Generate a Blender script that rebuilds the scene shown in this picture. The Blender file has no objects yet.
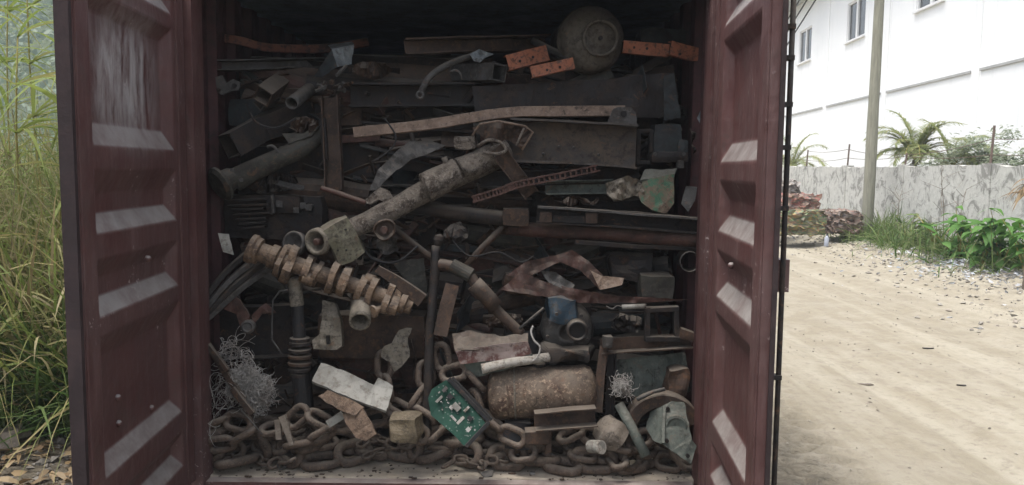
import bpy, bmesh, math, random
import numpy as np
from mathutils import Vector, Matrix, noise as mnoise

rng = random.Random(7)
R = math.radians
sc = bpy.context.scene
col = sc.collection

# ------------------------------------------------------------------ camera
FPX, CAMZ = 804.0, 1.67
PITCH, ROLL = R(5.2), R(0.55)
cam_d = bpy.data.cameras.new('camera')
cam = bpy.data.objects.new('camera', cam_d)
col.objects.link(cam)
cam_d.sensor_fit = 'HORIZONTAL'
cam_d.sensor_width = 36.0
cam_d.lens = 36.0 * FPX / 1024.0
cam_d.clip_start, cam_d.clip_end = 0.05, 3000
fw = Vector((0, math.cos(PITCH), -math.sin(PITCH)))
up0 = Vector((0, math.sin(PITCH), math.cos(PITCH)))
rt0 = Vector((1, 0, 0))
# the phone was held a touch off level
rt = rt0 * math.cos(ROLL) + up0 * math.sin(ROLL)
upv = up0 * math.cos(ROLL) - rt0 * math.sin(ROLL)
cam.matrix_world = Matrix((
    (rt.x, upv.x, -fw.x, 0), (rt.y, upv.y, -fw.y, 0), (rt.z, upv.z, -fw.z, CAMZ), (0, 0, 0, 1)))
sc.camera = cam

# ------------------------------------------------------------------ sky, sun, exposure
SUN_EL, SUN_AZ = R(75), R(245)      # azimuth measured clockwise from +Y
world = bpy.data.worlds.new('World')
sc.world = world
world.use_nodes = True
nt = world.node_tree
nt.nodes.clear()
sky = nt.nodes.new('ShaderNodeTexSky')
sky.sky_type = 'NISHITA'
sky.sun_disc = False
sky.sun_elevation = SUN_EL
sky.sun_rotation = SUN_AZ
sky.air_density, sky.dust_density, sky.ozone_density = 1.0, 4.0, 1.0
hsv = nt.nodes.new('ShaderNodeHueSaturation')
hsv.inputs['Saturation'].default_value = 0.45
bg = nt.nodes.new('ShaderNodeBackground')
bg.inputs['Strength'].default_value = 0.15
wo = nt.nodes.new('ShaderNodeOutputWorld')
nt.links.new(sky.outputs[0], hsv.inputs['Color'])
nt.links.new(hsv.outputs[0], bg.inputs[0])
nt.links.new(bg.outputs[0], wo.inputs[0])
sun_d = bpy.data.lights.new('sun', 'SUN')
sun_d.energy, sun_d.angle, sun_d.color = 1.5, R(30), (1.0, 0.965, 0.91)
sun = bpy.data.objects.new('sun', sun_d)
col.objects.link(sun)
sd = Vector((math.sin(SUN_AZ) * math.cos(SUN_EL), math.cos(SUN_AZ) * math.cos(SUN_EL), math.sin(SUN_EL)))
sun.rotation_euler = sd.to_track_quat('Z', 'Y').to_euler()
sun.location = sd * 50
vs = sc.view_settings
vs.view_transform, vs.look, vs.gamma, vs.use_curve_mapping = 'Standard', 'None', 1.0, False
vs.exposure = 1.27
sc.cycles.max_bounces = 8
sc.cycles.diffuse_bounces = 5

# ------------------------------------------------------------------ helpers
def W(px, py, Y):
    """world point at depth Y seen at picture position (px, py): used to read places off the photograph"""
    u, v = (px - 512) / FPX, (242.5 - py) / FPX
    d = fw + rt * u + upv * v
    return Vector((0, 0, CAMZ)) + d * (Y / d.y)
def S(px, Y=4.1):
    return px * Y / FPX
def tag(o, label=None, cat=None, group=None, kind=None):
    if label: o['label'] = label
    if cat: o['category'] = cat
    if group: o['group'] = group
    if kind: o['kind'] = kind
    return o
def empty(name, loc, label=None, cat=None, group=None):
    o = bpy.data.objects.new(name, None)
    o.empty_display_size = 0.1
    o.location = loc
    col.objects.link(o)
    return tag(o, label, cat, group)
def link_mesh(name, verts, faces, mat, parent=None, smooth=False, recenter=True):
    """one mesh object from world-space vertices; origin at the base of the thing"""
    vs_ = [Vector(v) for v in verts]
    org = Vector((0, 0, 0))
    if parent is not None:
        org = Vector(parent.matrix_world.translation) if parent.parent is None else Vector((0, 0, 0))
        p = parent
        org = Vector((0, 0, 0))
        while p is not None:
            org += p.location
            p = p.parent
        loc = Vector((0, 0, 0))
    elif recenter and vs_:
        a = Vector((min(v.x for v in vs_), min(v.y for v in vs_), min(v.z for v in vs_)))
        b = Vector((max(v.x for v in vs_), max(v.y for v in vs_), max(v.z for v in vs_)))
        org = Vector(((a.x + b.x) / 2, (a.y + b.y) / 2, a.z))
        loc = org
    else:
        loc = org
    me = bpy.data.meshes.new(name)
    me.from_pydata([tuple(v - org) for v in vs_], [], [tuple(f) for f in faces])
    me.validate()
    if smooth:
        me.polygons.foreach_set('use_smooth', [True] * len(me.polygons))
    me.materials.append(mat)
    o = bpy.data.objects.new(name, me)
    o.location = loc
    if parent is not None:
        o.parent = parent
    col.objects.link(o)
    return o
class MB:
    """collects world-space geometry for one mesh object"""
    def __init__(self): self.v, self.f = [], []
    def add(self, v, f):
        n = len(self.v)
        self.v += [Vector(p) for p in v]
        self.f += [tuple(i + n for i in q) for q in f]
        return self
    def box(self, a, b):
        x0, y0, z0 = a; x1, y1, z1 = b
        return self.add([(x0,y0,z0),(x1,y0,z0),(x1,y1,z0),(x0,y1,z0),(x0,y0,z1),(x1,y0,z1),(x1,y1,z1),(x0,y1,z1)],
            [(0,3,2,1),(4,5,6,7),(0,1,5,4),(1,2,6,5),(2,3,7,6),(3,0,4,7)])
    def obox(self, c, ax, ay, az):
        c = Vector(c); p = []
        for k in (-1, 1):
            for i, j in ((-1,-1),(1,-1),(1,1),(-1,1)):
                p.append(c + ax * i + ay * j + az * k)
        return self.add(p, [(0,3,2,1),(4,5,6,7),(0,1,5,4),(1,2,6,5),(2,3,7,6),(3,0,4,7)])
    def build(self, name, mat, parent=None, smooth=False):
        return link_mesh(name, self.v, self.f, mat, parent, smooth)
def rough(verts, amp, freq=9.0, seed=0.0):
    if amp <= 0: return verts
    off = Vector((seed * 3.1, seed * 1.7, seed * 2.3))
    return [Vector(v) + mnoise.noise_vector(Vector(v) * freq + off) * amp for v in verts]

# ------------------------------------------------------------------ sweeping
def resample(pts, step):
    out = [Vector(pts[0])]
    for a, b in zip(pts[:-1], pts[1:]):
        a, b = Vector(a), Vector(b)
        n = max(1, int((b - a).length / step + 0.5))
        for i in range(1, n + 1): out.append(a.lerp(b, i / n))
    return out
def smooth_path(pts, n=6):
    pts = [Vector(p) for p in pts]
    if len(pts) < 3: return pts
    out = []
    for i in range(len(pts) - 1):
        p0 = pts[max(i - 1, 0)]; p1 = pts[i]; p2 = pts[i + 1]; p3 = pts[min(i + 2, len(pts) - 1)]
        for k in range(n):
            t = k / n
            out.append(0.5 * ((2*p1) + (p2-p0)*t + (2*p0-5*p1+4*p2-p3)*t*t + (3*p1-p0-3*p2+p3)*t**3))
    out.append(pts[-1])
    return out
VIEW = Vector((0, -1, 0))
def frames(path, roll=0.0):
    fr = []
    n = len(path)
    for i in range(n):
        t = (path[min(i+1, n-1)] - path[max(i-1, 0)]).normalized()
        b = VIEW - t * VIEW.dot(t)
        if b.length < 0.15: b = Vector((-1, 0, 0)) - t * t.dot(Vector((-1, 0, 0)))
        b.normalize()
        a = b.cross(t)
        if a.z < 0 or (abs(a.z) < 0.3 and a.x < 0): a = -a
        if fr and fr[-1][0].dot(a) < 0: a = -a
        if roll:
            q = Matrix.Rotation(roll, 3, t)
            a, b = q @ a, q @ b
        fr.append((a, b))
    return fr
def prof(kind, h, w, t):
    """outline in (a = up, b = toward the opening); returns outer loop, inner loop"""
    H, Wd = h / 2, w / 2
    if kind == 'C': return [(-H,-Wd),(-H,Wd),(-H+t,Wd),(-H+t,-Wd+t),(H-t,-Wd+t),(H-t,Wd),(H,Wd),(H,-Wd)], None
    if kind == 'D': return [(-H,Wd),(-H,-Wd),(-H+t,-Wd),(-H+t,Wd-t),(H-t,Wd-t),(H-t,-Wd),(H,-Wd),(H,Wd)], None
    if kind == 'I': return [(-H,-Wd),(-H,Wd),(-H+t,Wd),(-H+t,t/2),(H-t,t/2),(H-t,Wd),(H,Wd),(H,-Wd),(H-t,-Wd),(H-t,-t/2),(-H+t,-t/2),(-H+t,-Wd)], None
    if kind == 'L': return [(-H,-Wd),(-H,Wd),(-H+t,Wd),(-H+t,-Wd+t),(H,-Wd+t),(H,-Wd)], None
    if kind == 'B':
        c = min(H, Wd) * 0.18
        return [(-H+c,-Wd),(-H,-Wd+c),(-H,Wd-c),(-H+c,Wd),(H-c,Wd),(H,Wd-c),(H,-Wd+c),(H-c,-Wd)], None
    if kind == 'H': return [(-H,-Wd),(-H,Wd),(H,Wd),(H,-Wd)], [(-H+t,-Wd+t),(-H+t,Wd-t),(H-t,Wd-t),(H-t,-Wd+t)]
    n = 14
    o = [(math.cos(i*2*math.pi/n)*H, math.sin(i*2*math.pi/n)*Wd) for i in range(n)]
    if kind == 'O': return o, [(x*(1-t/H), y*(1-t/Wd)) for x, y in o]
    return o, None
def sweep(path, kind, h, w, t, roll=0.0, step=0.05, amp=0.0025, seed=0.0, taper=None):
    path = resample(path, step)
    fr = frames(path, roll)
    o, inn = prof(kind, h, w, t)
    V, F = [], []
    loops = [o] + ([inn] if inn else [])
    offs = []
    n = len(path)
    for li, lp in enumerate(loops):
        offs.append(len(V))
        m = len(lp)
        for i, p in enumerate(path):
            a, b = fr[i]
            k = 1.0
            if taper: k = taper[0] + (taper[1] - taper[0]) * i / (n - 1)
            for (x, y) in lp: V.append(p + a * x * k + b * y * k)
        for i in range(n - 1):
            for j in range(m):
                q = (offs[li]+i*m+j, offs[li]+i*m+(j+1) % m, offs[li]+(i+1)*m+(j+1) % m, offs[li]+(i+1)*m+j)
                F.append(q if li == 0 else q[::-1])
    m = len(o)
    if inn:
        for e, i in ((0, 0), (1, n - 1)):
            for j in range(m):
                q = (offs[0]+i*m+j, offs[1]+i*m+j, offs[1]+i*m+(j+1) % m, offs[0]+i*m+(j+1) % m)
                F.append(q if e == 0 else q[::-1])
    else:
        F.append(tuple(range(m))[::-1]); F.append(tuple((n-1)*m + j for j in range(m)))
    return rough(rough(V, amp, 8.0, seed), amp * 2.2, 2.3, seed + 5), F
def tube(path, r, n=8, closed=False, r1=None):
    path = [Vector(p) for p in path]
    N = len(path); V, F = [], []
    prev = None
    for i, p in enumerate(path):
        if closed: t = (path[(i+1) % N] - path[(i-1) % N]).normalized()
        else: t = (path[min(i+1, N-1)] - path[max(i-1, 0)]).normalized()
        if prev is None:
            a = t.orthogonal().normalized()
        else:
            a = prev - t * prev.dot(t)
            a = a.normalized() if a.length > 1e-6 else t.orthogonal().normalized()
        prev = a
        b = t.cross(a)
        rr = r if r1 is None else r + (r1 - r) * i / max(1, N - 1)
        for k in range(n):
            g = 2 * math.pi * k / n
            V.append(p + (a * math.cos(g) + b * math.sin(g)) * rr)
    for i in range(N if closed else N - 1):
        i2 = (i + 1) % N
        for k in range(n):
            F.append((i*n+k, i*n+(k+1) % n, i2*n+(k+1) % n, i2*n+k))
    if not closed:
        F.append(tuple(range(n))[::-1]); F.append(tuple((N-1)*n + k for k in range(n)))
    return V, F
def lathe(p0, p1, prf, n=24, amp=0.0, seed=0.0, caps=True):
    """prf: list of (distance along the axis in m, radius)"""
    p0, p1 = Vector(p0), Vector(p1)
    t = (p1 - p0).normalized()
    a = t.orthogonal().normalized(); b = t.cross(a)
    V, F = [], []
    for (d, r) in prf:
        for k in range(n):
            g = 2 * math.pi * k / n
            V.append(p0 + t * d + (a * math.cos(g) + b * math.sin(g)) * max(r, 1e-4))
    for i in range(len(prf) - 1):
        for k in range(n):
            F.append((i*n+k, i*n+(k+1) % n, (i+1)*n+(k+1) % n, (i+1)*n+k))
    if caps: F.append(tuple(range(n))[::-1]); F.append(tuple((len(prf)-1)*n+k for k in range(n)))
    return rough(V, amp, 14.0, seed), F
def plate_geo(pts, th, cuts=2, amp=0.004, freq=7.0, seed=0.0, edge=0.0):
    """a sheet with thickness over a 3-D outline, dented by amp; edge frays the rim"""
    bm = bmesh.new()
    P3 = []
    n = len(pts)
    for i in range(n):
        a, b = Vector(pts[i]), Vector(pts[(i+1) % n])
        m = max(1, int((b - a).length / 0.025)) if edge else 1
        for k in range(m):
            p = a.lerp(b, k / m)
            if edge and k: p += mnoise.noise_vector(p * 31 + Vector((seed, 0, 0))) * edge
            P3.append(p)
    vs_ = [bm.verts.new(p) for p in P3]
    f = bm.faces.new(vs_)
    bm.normal_update()
    if f.normal.y > 0: f.normal_flip()
    nrm = f.normal.copy()
    bmesh.ops.triangulate(bm, faces=bm.faces[:])
    if cuts: bmesh.ops.subdivide_edges(bm, edges=bm.edges[:], cuts=cuts, use_grid_fill=True)
    bmesh.ops.triangulate(bm, faces=bm.faces[:])
    for v in bm.verts:
        v.co += nrm * mnoise.fractal(v.co * freq + Vector((seed, seed, 0)), 0.8, 2.0, 3) * amp
    top = {v: v.co.copy() for v in bm.verts}
    bm.verts.index_update()
    n = len(bm.verts)
    V = [v.co.copy() for v in bm.verts] + [v.co - nrm * th for v in bm.verts]
    F = [tuple(v.index for v in f.verts) for f in bm.faces]
    F += [tuple(v.index + n for v in f.verts)[::-1] for f in bm.faces]
    for e in bm.edges:
        if len(e.link_faces) == 1:
            l = e.link_faces[0].loops
            for lo in l:
                if lo.edge == e:
                    i, j = lo.vert.index, lo.link_loop_next.vert.index
                    F.append((j, i, i + n, j + n))
    bm.free()
    return V, F

# ------------------------------------------------------------------ materials
def newmat(name):
    m = bpy.data.materials.new(name)
    m.use_nodes = True
    t = m.node_tree
    t.nodes.clear()
    out = t.nodes.new('ShaderNodeOutputMaterial')
    p = t.nodes.new('ShaderNodeBsdfPrincipled')
    t.links.new(p.outputs[0], out.inputs[0])
    return m, t, p
def nd(t, typ, **kw):
    n = t.nodes.new(typ)
    for k, v in kw.items(): setattr(n, k, v)
    return n
def mixc(t, fac, a, b):
    m = nd(t, 'ShaderNodeMix', data_type='RGBA')
    for sock, val in ((m.inputs[0], fac), (m.inputs[6], a), (m.inputs[7], b)):
        if hasattr(val, 'is_linked'): t.links.new(val, sock)
        elif isinstance(val, tuple): sock.default_value = (*val, 1)
        else: sock.default_value = val
    return m.outputs[2]
def mth(t, op, a, b=0.0, clamp=False):
    m = nd(t, 'ShaderNodeMath', operation=op, use_clamp=clamp)
    for s, v in ((m.inputs[0], a), (m.inputs[1], b)):
        if hasattr(v, 'is_linked'): t.links.new(v, s)
        else: s.default_value = v
    return m.outputs[0]
def rng_map(t, v, a, b, c=0.0, d=1.0):
    m = nd(t, 'ShaderNodeMapRange')
    t.links.new(v, m.inputs[0])
    for i, x in enumerate((a, b, c, d)): m.inputs[i + 1].default_value = x
    return m.outputs[0]
def coords(t, scale=(1, 1, 1), rand=True):
    tc = nd(t, 'ShaderNodeTexCoord')
    mp = nd(t, 'ShaderNodeMapping')
    mp.inputs['Scale'].default_value = scale
    t.links.new(tc.outputs['Object'], mp.inputs[0])
    if rand:
        oi = nd(t, 'ShaderNodeObjectInfo')
        vm = nd(t, 'ShaderNodeVectorMath', operation='SCALE')
        vm.inputs[0].default_value = (37, 61, 23)
        t.links.new(oi.outputs['Random'], vm.inputs['Scale'])
        t.links.new(vm.outputs[0], mp.inputs['Location'])
    return mp.outputs[0]
def noi(t, vec, scale, detail=6, rough_=0.6, dist=0.0):
    n = nd(t, 'ShaderNodeTexNoise')
    t.links.new(vec, n.inputs['Vector'])
    n.inputs['Scale'].default_value = scale
    n.inputs['Detail'].default_value = detail
    n.inputs['Roughness'].default_value = rough_
    n.inputs['Distortion'].default_value = dist
    return n.outputs['Fac']
def bump(t, p, h, strength=0.4, dist=0.01):
    b = nd(t, 'ShaderNodeBump')
    b.inputs['Strength'].default_value = strength
    b.inputs['Distance'].default_value = dist
    t.links.new(h, b.inputs['Height'])
    t.links.new(b.outputs[0], p.inputs['Normal'])
def upness(t):
    g = nd(t, 'ShaderNodeNewGeometry')
    s = nd(t, 'ShaderNodeSeparateXYZ')
    t.links.new(g.outputs['Normal'], s.inputs[0])
    return s.outputs[2]
DUST = (0.19, 0.165, 0.135)
def metal(name, c1, c2, c3=None, bdist=0.006, dust=0.6, rgh=0.75, scale=9.0, bumpk=0.5, metallic=0.0, dustc=DUST, thr=(0.47, 0.56), grime=0.75):
    """weathered metal: paint or scale c1, rust c2, dark pits c3, settled dust on faces that look up"""
    m, t, p = newmat(name)
    kk = 0.98 if name in ('scaly_axle_steel', 'crankshaft_rust', 'tan_rust', 'pale_cast_metal', 'dirty_white_board', 'dirty_white_paint', 'anchor_chain_rust', 'scabby_tank_rust', 'grey_green_paint', 'blue_grey_sheet', 'brown_chipboard') else 0.72
    c1, c2, c3 = (None if q is None else tuple(x * kk for x in q) for q in (c1, c2, c3))
    v = coords(t)
    n1 = noi(t, v, scale, 8, 0.65, 0.4)
    n2 = noi(t, v, scale * 4.3, 6, 0.7)
    n3 = noi(t, v, scale * 0.45, 3, 0.5)
    k = rng_map(t, mth(t, 'ADD', mth(t, 'MULTIPLY', n1, 0.7), mth(t, 'MULTIPLY', n2, 0.3)), thr[0], thr[1])
    c = mixc(t, k, c1, c2)
    if c3: c = mixc(t, rng_map(t, n2, 0.52, 0.64), c, c3)
    n5 = noi(t, v, scale * 1.9, 9, 0.75, 0.8)
    c = mixc(t, mth(t, 'MULTIPLY', rng_map(t, n5, 0.54, 0.64), grime), c, (0.018, 0.014, 0.012))      # grease and black scale in patches
    c = mixc(t, mth(t, 'MULTIPLY', rng_map(t, n5, 0.42, 0.34), grime * 0.55), c, (0.16, 0.075, 0.036))  # fresh rust blooms
    d = mth(t, 'MULTIPLY', rng_map(t, upness(t), 0.25, 0.85), mth(t, 'MULTIPLY', rng_map(t, n3, 0.3, 0.6, 0.45, 1.0), dust))
    film = mth(t, 'MULTIPLY', rng_map(t, n1, 0.52, 0.75), 0.20 * dust)      # thin film of dust everywhere
    c = mixc(t, mth(t, 'MAXIMUM', d, film), c, dustc)
    t.links.new(c, p.inputs['Base Color'])
    t.links.new(rng_map(t, n1, 0.35, 0.65, max(0.38, rgh - 0.28), min(1.0, rgh + 0.2)), p.inputs['Roughness'])
    p.inputs['Metallic'].default_value = metallic
    p.inputs['Specular IOR Level'].default_value = 0.26
    bump(t, p, mth(t, 'ADD', n2, mth(t, 'MULTIPLY', n1, 1.5)), bumpk, bdist)
    return m
M = {}
M['dark'] = metal('dark_scale_steel', (0.023, 0.021, 0.021), (0.042, 0.030, 0.024), (0.010, 0.009, 0.009), dust=0.6)
M['rust'] = metal('rusted_steel', (0.072, 0.046, 0.033), (0.036, 0.026, 0.021), (0.115, 0.066, 0.040), dust=0.65)
M['redrust'] = metal('red_brown_rust', (0.082, 0.039, 0.031), (0.048, 0.029, 0.025), (0.11, 0.065, 0.048), dust=0.4)
M['steel'] = metal('dusty_grey_steel', (0.075, 0.073, 0.071), (0.045, 0.042, 0.039), (0.115, 0.11, 0.105), dust=0.6)
M['blue_steel'] = metal('blue_grey_sheet', (0.16, 0.18, 0.195), (0.10, 0.115, 0.125), (0.22, 0.245, 0.26), dust=0.3, rgh=0.5)
M['tan'] = metal('tan_rust', (0.17, 0.12, 0.088), (0.11, 0.078, 0.06), (0.21, 0.155, 0.12), dust=0.5, scale=14)
M['crank'] = metal('crankshaft_rust', (0.145, 0.098, 0.064), (0.060, 0.040, 0.030), (0.21, 0.15, 0.10), dust=0.55, scale=14, bumpk=0.7)
M['shaft'] = metal('scaly_axle_steel', (0.24, 0.205, 0.17), (0.075, 0.058, 0.047), (0.36, 0.32, 0.275), dust=0.5, scale=22, bumpk=1.0, bdist=0.03)
M['olive'] = metal('olive_cast_iron', (0.155, 0.145, 0.10), (0.10, 0.09, 0.066), (0.055, 0.047, 0.036), dust=0.5, scale=13)
M['cast'] = metal('pale_cast_metal', (0.165, 0.146, 0.115), (0.115, 0.10, 0.078), (0.065, 0.054, 0.044), dust=0.5, scale=12)
M['orange'] = metal('orange_rack_paint', (0.34, 0.125, 0.068), (0.25, 0.095, 0.058), (0.10, 0.06, 0.045), dust=0.45, scale=12, thr=(0.5, 0.62))
M['orange_worn'] = metal('worn_orange_paint', (0.20, 0.075, 0.048), (0.045, 0.034, 0.031), (0.03, 0.025, 0.024), dust=0.4, scale=7)
M['green'] = metal('flaking_green_paint', (0.05, 0.135, 0.082), (0.15, 0.105, 0.078), (0.14, 0.135, 0.09), dust=0.5, scale=13, thr=(0.47, 0.55))
M['greygreen'] = metal('grey_green_paint', (0.085, 0.10, 0.088), (0.06, 0.068, 0.06), (0.12, 0.128, 0.11), dust=0.4, scale=9)
M['olive_dark'] = metal('dull_olive_steel', (0.052, 0.051, 0.042), (0.034, 0.032, 0.029), (0.075, 0.07, 0.055), dust=0.4)
M['teal'] = metal('dull_teal_sheet', (0.040, 0.049, 0.052), (0.030, 0.034, 0.037), (0.05, 0.047, 0.044), dust=0.35)
M['blue'] = metal('blue_enamel', (0.030, 0.055, 0.078), (0.036, 0.040, 0.045), (0.06, 0.055, 0.05), dust=0.3, thr=(0.52, 0.62))
M['tank'] = metal('scabby_tank_rust', (0.125, 0.092, 0.066), (0.065, 0.038, 0.028), (0.30, 0.22, 0.155), dust=0.35, scale=11, bumpk=1.0)
M['cream'] = metal('dirty_white_paint', (0.32, 0.30, 0.265), (0.23, 0.205, 0.175), (0.14, 0.11, 0.085), dust=0.3, scale=8, thr=(0.5, 0.7))
M['whiteboard'] = metal('dirty_white_board', (0.26, 0.255, 0.23), (0.20, 0.195, 0.175), (0.14, 0.125, 0.105), dust=0.2, scale=7, bumpk=0.2, grime=0.25)
M['cork'] = metal('brown_chipboard', (0.165, 0.112, 0.078), (0.105, 0.072, 0.052), (0.22, 0.16, 0.115), dust=0.2, scale=30, bumpk=0.8)
M['foam'] = metal('old_yellow_foam', (0.19, 0.15, 0.095), (0.12, 0.095, 0.065), (0.25, 0.205, 0.14), dust=0.2, scale=26, bumpk=1.0)
M['pink'] = metal('faded_red_white_panel', (0.27, 0.21, 0.19), (0.12, 0.055, 0.048), (0.33, 0.275, 0.25), dust=0.3, scale=6, thr=(0.46, 0.52))
M['chain'] = metal('anchor_chain_rust', (0.098, 0.072, 0.056), (0.056, 0.042, 0.034), (0.16, 0.115, 0.082), dust=0.65, scale=20, bumpk=0.9)
M['wire'] = metal('grey_swarf', (0.48, 0.46, 0.43), (0.32, 0.29, 0.265), (0.17, 0.145, 0.125), dust=0.2, rgh=0.5, grime=0.1)
M['black'] = metal('black_rubber', (0.018, 0.018, 0.02), (0.028, 0.027, 0.027), None, dust=0.12, rgh=0.6)
M['plastic'] = metal('pale_plastic', (0.30, 0.29, 0.26), (0.22, 0.21, 0.185), (0.12, 0.10, 0.085), dust=0.2, rgh=0.5, grime=0.25)
M['wood'] = metal('grey_timber', (0.24, 0.20, 0.16), (0.17, 0.14, 0.115), (0.30, 0.26, 0.21), dust=0.3, scale=12)
M['hole'] = metal('painted_hole_shade', (0.012, 0.011, 0.011), (0.02, 0.017, 0.015), None, dust=0.0)  # near-black colour stands in for shade inside holes, slots and bore

def paint_mat(name, red, rust, dustc, zone=None):
    """container paint: oxide red, long scuffs, peeled spots, pale dust lying on upward faces"""
    m, t, p = newmat(name)
    v = coords(t, rand=False)
    vz = coords(t, (9, 9, 1.4), rand=False)
    n1 = noi(t, v, 5, 8, 0.62)
    st = noi(t, vz, 3.0, 5, 0.65, 0.4)
    n2 = noi(t, v, 38, 6, 0.7)
    n4 = noi(t, v, 2.2, 4, 0.6)
    c = mixc(t, rng_map(t, n1, 0.35, 0.68), red, tuple(x * 0.72 for x in red))
    c = mixc(t, mth(t, 'MULTIPLY', rng_map(t, st, 0.50, 0.74), 0.16), c, (0.30, 0.23, 0.22))
    chips = mth(t, 'MULTIPLY', rng_map(t, n2, 0.615, 0.65), rng_map(t, n4, 0.52, 0.62))
    c = mixc(t, chips, c, (0.40, 0.33, 0.31))
    c = mixc(t, mth(t, 'MULTIPLY', rng_map(t, noi(t, v, 8, 9, 0.72), 0.54, 0.62), rng_map(t, n4, 0.42, 0.6, 1.0, 0.35)), c, rust)
    c = mixc(t, rng_map(t, n4, 0.35, 0.7, 0.02, 0.18), c, (0.22, 0.19, 0.18))     # dry dust film
    if zone:       # peeled sticker: a worn pale patch
        tc = nd(t, 'ShaderNodeTexCoord'); s = nd(t, 'ShaderNodeSeparateXYZ')
        t.links.new(tc.outputs['Object'], s.inputs[0])
        (sa, sb), (za, zb) = zone
        def band(val, a, b, e):
            return mth(t, 'MULTIPLY', rng_map(t, val, a - e, a + e), rng_map(t, val, b - e, b + e, 1, 0))
        tear = noi(t, coords(t, (9, 9, 2.2), rand=False), 1.6, 7, 0.7, 0.5)
        z = mth(t, 'MULTIPLY', mth(t, 'MULTIPLY', band(s.outputs[0], sa, sb, 0.11), band(s.outputs[2], za, zb, 0.10)), rng_map(t, tear, 0.36, 0.62))
        c = mixc(t, mth(t, 'MULTIPLY', z, 0.85, True), c, (0.36, 0.34, 0.33))
    d = mth(t, 'MULTIPLY', rng_map(t, upness(t), 0.22, 0.46), rng_map(t, mth(t, 'ADD', mth(t, 'MULTIPLY', noi(t, v, 7, 8, 0.7), 0.7), mth(t, 'MULTIPLY', noi(t, v, 2.5, 6, 0.65, 1.0), 0.3)), 0.38, 0.58, 0.40, 0.97))
    c = mixc(t, d, c, dustc)
    t.links.new(c, p.inputs['Base Color'])
    p.inputs['Roughness'].default_value = 0.55
    p.inputs['Specular IOR Level'].default_value = 0.35
    bump(t, p, mth(t, 'ADD', n2, mth(t, 'ADD', mth(t, 'MULTIPLY', n1, 5), mth(t, 'MULTIPLY', n4, 16))), 0.3, 0.005)
    return m
RED = (0.080, 0.029, 0.0265)
M['door'] = paint_mat('oxide_red_paint', RED, (0.065, 0.032, 0.028), (0.25, 0.23, 0.215), zone=((0.30, 0.82), (1.79, 2.20)))
M['drum'] = metal('brown_drum_paint', (0.13, 0.115, 0.092), (0.09, 0.078, 0.062), (0.06, 0.045, 0.035), dust=0.4, scale=8)
M['rubber'] = metal('dusty_door_rubber', (0.036, 0.024, 0.025), (0.055, 0.036, 0.037), None, dust=0.3, scale=5, grime=0.25)
M['cred2'] = paint_mat('oxide_red_leaf_paint', RED, (0.065, 0.032, 0.028), (0.25, 0.23, 0.215))
M['chan'] = metal('dusty_channel_steel', (0.068, 0.060, 0.054), (0.105, 0.080, 0.060), (0.05, 0.042, 0.038), dust=0.8, scale=7)
M['cred'] = paint_mat('oxide_red_frame_paint', RED, (0.065, 0.032, 0.028), (0.30, 0.26, 0.235))
M['inner'] = metal('inner_paint_veil_tint', (0.13, 0.165, 0.21), (0.11, 0.14, 0.175), (0.08, 0.09, 0.10), dust=0.3, scale=4, bumpk=0.1, grime=0.25)  # bluish tint on roof and end wall stands in for a glare veil
M['inwall'] = metal('inner_wall_red_paint', (0.072, 0.030, 0.031), (0.055, 0.026, 0.027), (0.04, 0.024, 0.022), dust=0.2, scale=4, bumpk=0.2, grime=0.3)
def simple(name, c1, c2, scale=5, rgh=0.85, bk=0.3, det=8):
    m, t, p = newmat(name)
    v = coords(t)
    n = noi(t, v, scale, det, 0.65)
    t.links.new(mixc(t, rng_map(t, n, 0.35, 0.65), c1, c2), p.inputs['Base Color'])
    p.inputs['Roughness'].default_value = rgh
    p.inputs['Specular IOR Level'].default_value = 0.25
    bump(t, p, noi(t, v, scale * 6, 6, 0.7), bk, 0.01)
    return m
M['floor'] = simple('dusty_plywood', (0.46, 0.40, 0.32), (0.33, 0.285, 0.225), 9, 0.9, 0.6)
def leafmat(name, cols, trans=0.25):
    m, t, p = newmat(name)
    g = nd(t, 'ShaderNodeNewGeometry')
    r = nd(t, 'ShaderNodeValToRGB')
    r.color_ramp.interpolation = 'LINEAR'
    els = r.color_ramp.elements
    while len(els) < len(cols): els.new(0.5)
    for i, c in enumerate(cols):
        els[i].position = i / (len(cols) - 1)
        els[i].color = (*c, 1)
    t.links.new(g.outputs['Random Per Island'], r.inputs[0])
    t.links.new(r.outputs[0], p.inputs['Base Color'])
    p.inputs['Roughness'].default_value = 0.6
    p.inputs['Specular IOR Level'].default_value = 0.25
    tr = nd(t, 'ShaderNodeBsdfTranslucent')
    t.links.new(r.outputs[0], tr.inputs[0])
    mx = nd(t, 'ShaderNodeMixShader')
    mx.inputs[0].default_value = trans
    out = [n for n in t.nodes if n.type == 'OUTPUT_MATERIAL'][0]
    t.links.new(p.outputs[0], mx.inputs[1]); t.links.new(tr.outputs[0], mx.inputs[2])
    t.links.new(mx.outputs[0], out.inputs[0])
    return m

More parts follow.
